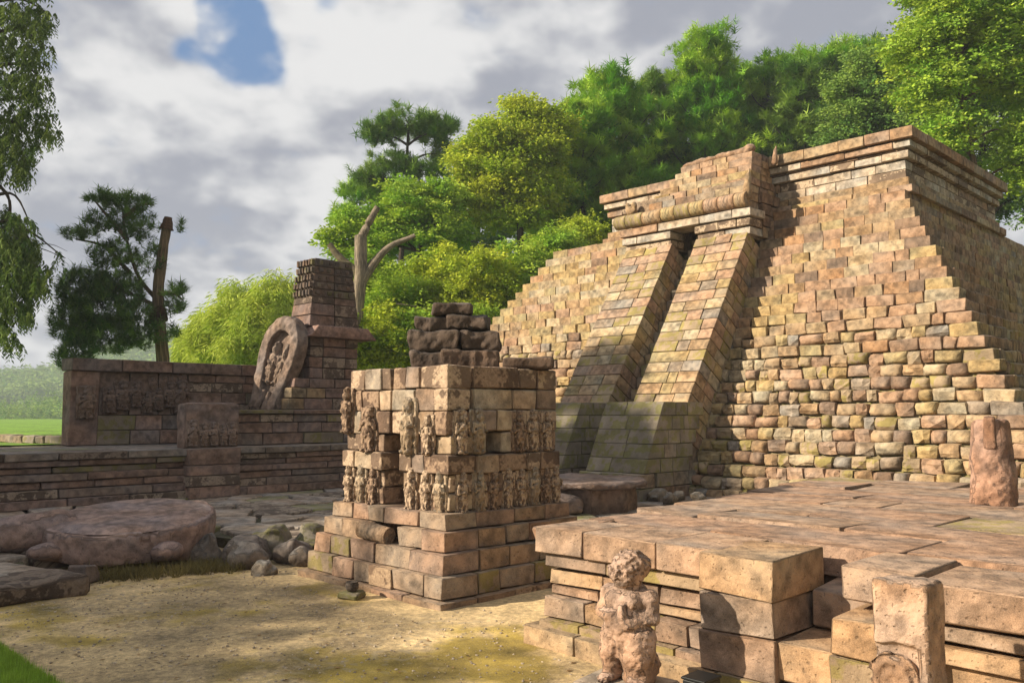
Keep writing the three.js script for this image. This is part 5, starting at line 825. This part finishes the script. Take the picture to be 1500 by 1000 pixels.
// ---- trees beside the court, out of view, whose crowns shade turtle, terrace and pedestals
{
  const up = (x, y, z, s) => [x + SUN.x * s, y + SUN.y * s, z + SUN.z * s];
  const shade = (seed, label, s, list, base) => tree({ seed, name: 'shade_tree', label, base, top: [base[0], 12, base[2]], r: 0.24, kind: 'broad', cols: GREEN.deep, leaf: 0.36, clump: 0.5, lobes: list.map(([x, y, z, r, n]) => [...up(x, y, z, s), r, r * 0.7, r, n]), group: 'trees along the side of the court' });
  shade(901, 'spreading tree at the court side shading the turtle', 20, [[-9.8, 0.2, -3.4, 1.0, 330], [-9.0, 0, -2.4, 0.9, 200], [-11, 0.2, -3.5, 1.2, 420], [-11.5, 0.2, -5.2, 1.1, 380], [-7.6, 0, -2.4, 0.7, 60], [-6.6, 0, -2.0, 0.8, 70], [-6.1, 0, -3.0, 0.7, 44], [-7.3, 0, -3.6, 0.6, 38], [-5.2, 0, -2.5, 0.7, 50], [-4.6, 0, -3.3, 0.3, 12]], [-17.5, 0, 12.5]);
  shade(902, 'tree at the court side shading the paving', 20, [[-12.6, 0.2, -6.5, 1.2, 300], [-10.8, 0.2, -6.8, 0.8, 130], [-13.5, 0.5, -8.3, 1.2, 300], [-11.6, 0.2, -8.6, 1.0, 170], [-10.2, 0.3, -8.9, 0.8, 120], [-13.5, 0.5, -4.6, 1.2, 430]], [-21, 0, 8.5]);
  shade(903, 'tree beyond the terrace end shading the staircase foot', 20, [[-10.9, 0.6, -11.9, 0.9, 250], [-9.3, 0.6, -11.8, 0.8, 230], [-10.9, 1.9, -13.0, 0.6, 300], [-9.3, 1.2, -12.1, 0.5, 240], [-8.6, 0.3, -10.2, 0.9, 330], [-10.9, 2.6, -13.5, 0.45, 200]], [-19.5, 0, 3]);
  shade(904, 'tree on the lawn shading the terrace', 20, [[-15.3, 1, -4, 1.3, 430], [-15.5, 1, -6.5, 1.3, 430], [-16, 1, -2, 1.3, 380], [-15.6, 1.4, -8.5, 1.1, 330]], [-24.5, 1, 11]);
}
// ---- the wood goes on along the pyramid's shaded flank, out of view
[[4.5, -10, 'broad leafy tree standing across from the platform end'], [7, -14.5, 'tall leafy tree across from the shaded flank of the pyramid'], [4.8, -18.5, 'leafy tree close to the shaded flank of the pyramid'], [3.2, -24, 'leafy tree behind the shaded flank of the pyramid'], [8.5, -5.5, 'spreading tree beyond the end of the platform'], [9, -20, 'second row tree beyond the shaded flank']].forEach(([x, z, l], i) => tree({ seed: 950 + i, name: 'flank_tree', label: l, base: [x, 0, z], top: [x, 9, z], r: 0.24, kind: 'broad', cols: GREEN.deep, leaf: 0.42, clump: 0.6, group: 'trees along the shaded flank of the pyramid',
  lobes: [[x, 9.5, z, 2.2, 1.8, 2.2, 500], [x - 1.2, 6.5, z + 1.4, 2, 1.8, 2, 450], [x + 1.2, 6.8, z - 1.3, 2, 1.8, 2, 450], [x - 0.6, 3.8, z - 1.6, 1.9, 1.6, 1.9, 380], [x + 0.4, 3.2, z + 1.6, 1.9, 1.6, 1.9, 380], [x, 1.4, z, 2, 1.3, 2, 320]] }));
// ---- far woods on the hills
{
  const R = rng(61), near = [], far = [];
  for (let i = 0; i < 900; i++) { const t = -0.72 + 0.34 * R(), f = 150 + 95 * R(), x = (-f + t * f) * Math.SQRT1_2, z = (-f - t * f) * Math.SQRT1_2, h = hillH(x, z); if (f < 185 && R() < 0.75) continue; const s = 0.8 + 1.0 * R(), n = 3 + (R() * 3 | 0); for (let k = 0; k < n; k++) near.push([x + (R() - 0.5) * s * 1.6, h + s * (0.8 + k * 0.75), z + (R() - 0.5) * s * 1.6, s * (1.25 - k * 0.13), R()]); }
  for (let i = 0; i < 2200; i++) { const t = -0.68 + 0.42 * R(), f = 330 + 130 * R(), x = (-f + t * f) * Math.SQRT1_2, z = (-f - t * f) * Math.SQRT1_2, h = hillH(x, z), s = 2.2 + 2.2 * R(); for (let k = 0; k < 3; k++) far.push([x + (R() - 0.5) * s * 2, h + s * (0.6 + 0.5 * k), z + (R() - 0.5) * s * 2, s, R()]); }
  for (const [n, it, l] of [['distant_wood', near, 'hazy wood along the ridge beyond the lawn'], ['ridge_wood', far, 'pale blue wooded ridge far behind']]) { const o = crownMesh('broad', it, R, GREEN.deep, scene, n); o.userData = { kind: 'stuff', label: l, category: 'wood' }; }
}
// ---- turf: blades on the near lawn edge and tufts at the far lawn's kerb
{
  const R = rng(71), P = [], U = [], I = []; for (let k = 0; k < 9; k++) { const a = R() * 6.283, r = R() * 0.02, h = 0.03 + 0.03 * R(), x = Math.cos(a) * r, z = Math.sin(a) * r, b = P.length / 3; P.push(x - 0.0018, 0, z, x + 0.0018, 0, z + 0.001, x + (R() - 0.5) * 0.03, h, z + (R() - 0.5) * 0.03); U.push(0, 0, 1, 0, 0.5, 1); I.push(b, b + 1, b + 2); }
  const g = geo(P, null, U, I), n = 12000, im = new THREE.InstancedMesh(g, leafMat, n), M = new THREE.Matrix4(), q = new THREE.Quaternion(), c = new THREE.Color(), Y = new THREE.Vector3(0, 1, 0);
  for (let i = 0; i < n; i++) { const x = -7.6 + R() * 3, z = -1.65 + Math.pow(R(), 1.5) * 1.2; q.setFromAxisAngle(Y, R() * 6.28); const s = 0.8 + R() * 0.8; M.compose(new THREE.Vector3(x, 0.105, z), q, new THREE.Vector3(s, s, s)); im.setMatrixAt(i, M); const v = 0.7 + 0.6 * R(); im.setColorAt(i, c.setRGB(0.26 * v, 0.40 * v, 0.05 * v)); }
  im.name = 'turf'; im.userData = { kind: 'stuff', label: 'short green turf at the edge of the dirt court', category: 'grass' }; im.castShadow = im.receiveShadow = true; scene.add(im);
}
// ---- weeds on the bank under the turtle
{
  const R = rng(73), P = [], U = [], I = []; for (let k = 0; k < 10; k++) { const a = R() * 6.283, h = 0.05 + 0.07 * R(), x = Math.cos(a) * 0.015, z = Math.sin(a) * 0.015, b = P.length / 3; P.push(x - 0.004, 0, z, x + 0.004, 0, z + 0.002, x + Math.cos(a) * h * 0.6, h, z + Math.sin(a) * h * 0.6); U.push(0, 0, 1, 0, 0.5, 1); I.push(b, b + 1, b + 2); }
  const it = []; for (let i = 0; i < 420; i++) { const t = R(), x = -8.95 + 0.55 * t + (R() + R() - 1) * 0.3, z = -2.9 - 1.5 * t + (R() + R() - 1) * 0.22; it.push([x, 0.0, z]); } for (let i = 0; i < 260; i++) it.push([-8.75 + (R() + R() - 1) * 0.25, 0, -5.6 + R() * 4.0]);
  const im = new THREE.InstancedMesh(geo(P, null, U, I), leafMat, it.length), M = new THREE.Matrix4(), q = new THREE.Quaternion(), c = new THREE.Color(), Y = new THREE.Vector3(0, 1, 0);
  it.forEach((p, i) => { q.setFromAxisAngle(Y, R() * 6.28); const s = 0.5 + R(); M.compose(new THREE.Vector3(...p), q, new THREE.Vector3(s, s, s)); im.setMatrixAt(i, M); const v = 0.6 + 0.8 * R(); im.setColorAt(i, c.setRGB(0.17 * v, 0.14 * v, 0.05 * v)); });
  im.name = 'weeds'; im.userData = { kind: 'stuff', label: 'low dry weeds on the bank in front of the turtle', category: 'weeds' }; scene.add(im);
}
// ---- grit and fallen leaves on the court
{
  const R = rng(79), stone = new THREE.IcosahedronGeometry(1, 1), sp = stone.attributes.position; for (let i = 0; i < sp.count; i++) { const k = 0.75 + 0.5 * hash3(Math.round(sp.getX(i) * 9), Math.round(sp.getY(i) * 9), Math.round(sp.getZ(i) * 9)); sp.setXYZ(i, sp.getX(i) * k, sp.getY(i) * k * 0.6, sp.getZ(i) * k); } stone.computeVertexNormals();
  const gm = new THREE.MeshStandardMaterial({ roughness: 0.95 }), n = 5200, im = new THREE.InstancedMesh(stone, gm, n), M = new THREE.Matrix4(), q = new THREE.Quaternion(), Y = new THREE.Vector3(0, 1, 0), c = new THREE.Color();
  for (let i = 0; i < n; i++) { let x, z; do { x = -8.9 + R() * 6.4; z = -4.9 + R() * 3.3; } while (z < -4.35 && x > -7.7 && x < -5.35 || z < -4.3 && x > -4.5); const s = 0.0025 + 0.010 * Math.pow(R(), 4); q.setFromAxisAngle(Y, R() * 6.28); M.compose(new THREE.Vector3(x, 0.002 + 0.035 * (fbm(x * 0.6, z * 0.6, 5, 3) - 0.5), z), q, new THREE.Vector3(s, s, s)); im.setMatrixAt(i, M); const v = 0.5 + 0.7 * R(); im.setColorAt(i, c.setRGB(0.42 * v, 0.34 * v, 0.25 * v)); }
  im.name = 'grit'; im.userData = { kind: 'stuff', label: 'small grit and pebbles on the dirt court', category: 'grit' }; im.castShadow = im.receiveShadow = true; scene.add(im);
  const P = [0, 0, 0, 0.4, 0.06, 0.22, 1, 0, 0, 0.4, 0.08, -0.22], g = geo(P, null, [0, 0, 1, 0, 1, 1, 0, 1], [0, 1, 2, 0, 2, 3]), m = 170, lf = new THREE.InstancedMesh(g, leafMat, m);
  for (let i = 0; i < m; i++) { const x = -8.6 + R() * 6, z = -4.3 + R() * 2.6, s = 0.025 + 0.03 * R(); q.setFromAxisAngle(Y, R() * 6.28); M.compose(new THREE.Vector3(x, 0.006 + 0.035 * (fbm(x * 0.6, z * 0.6, 5, 3) - 0.5), z), q, new THREE.Vector3(s, s, s)); lf.setMatrixAt(i, M); const v = 0.5 + R(); lf.setColorAt(i, c.setRGB(0.28 * v, 0.17 * v, 0.07 * v)); }
  lf.name = 'leaf_litter'; lf.userData = { kind: 'stuff', label: 'scattered dry fallen leaves on the dirt court', category: 'leaves' }; lf.castShadow = lf.receiveShadow = true; scene.add(lf);
}
renderer.render(scene, camera);
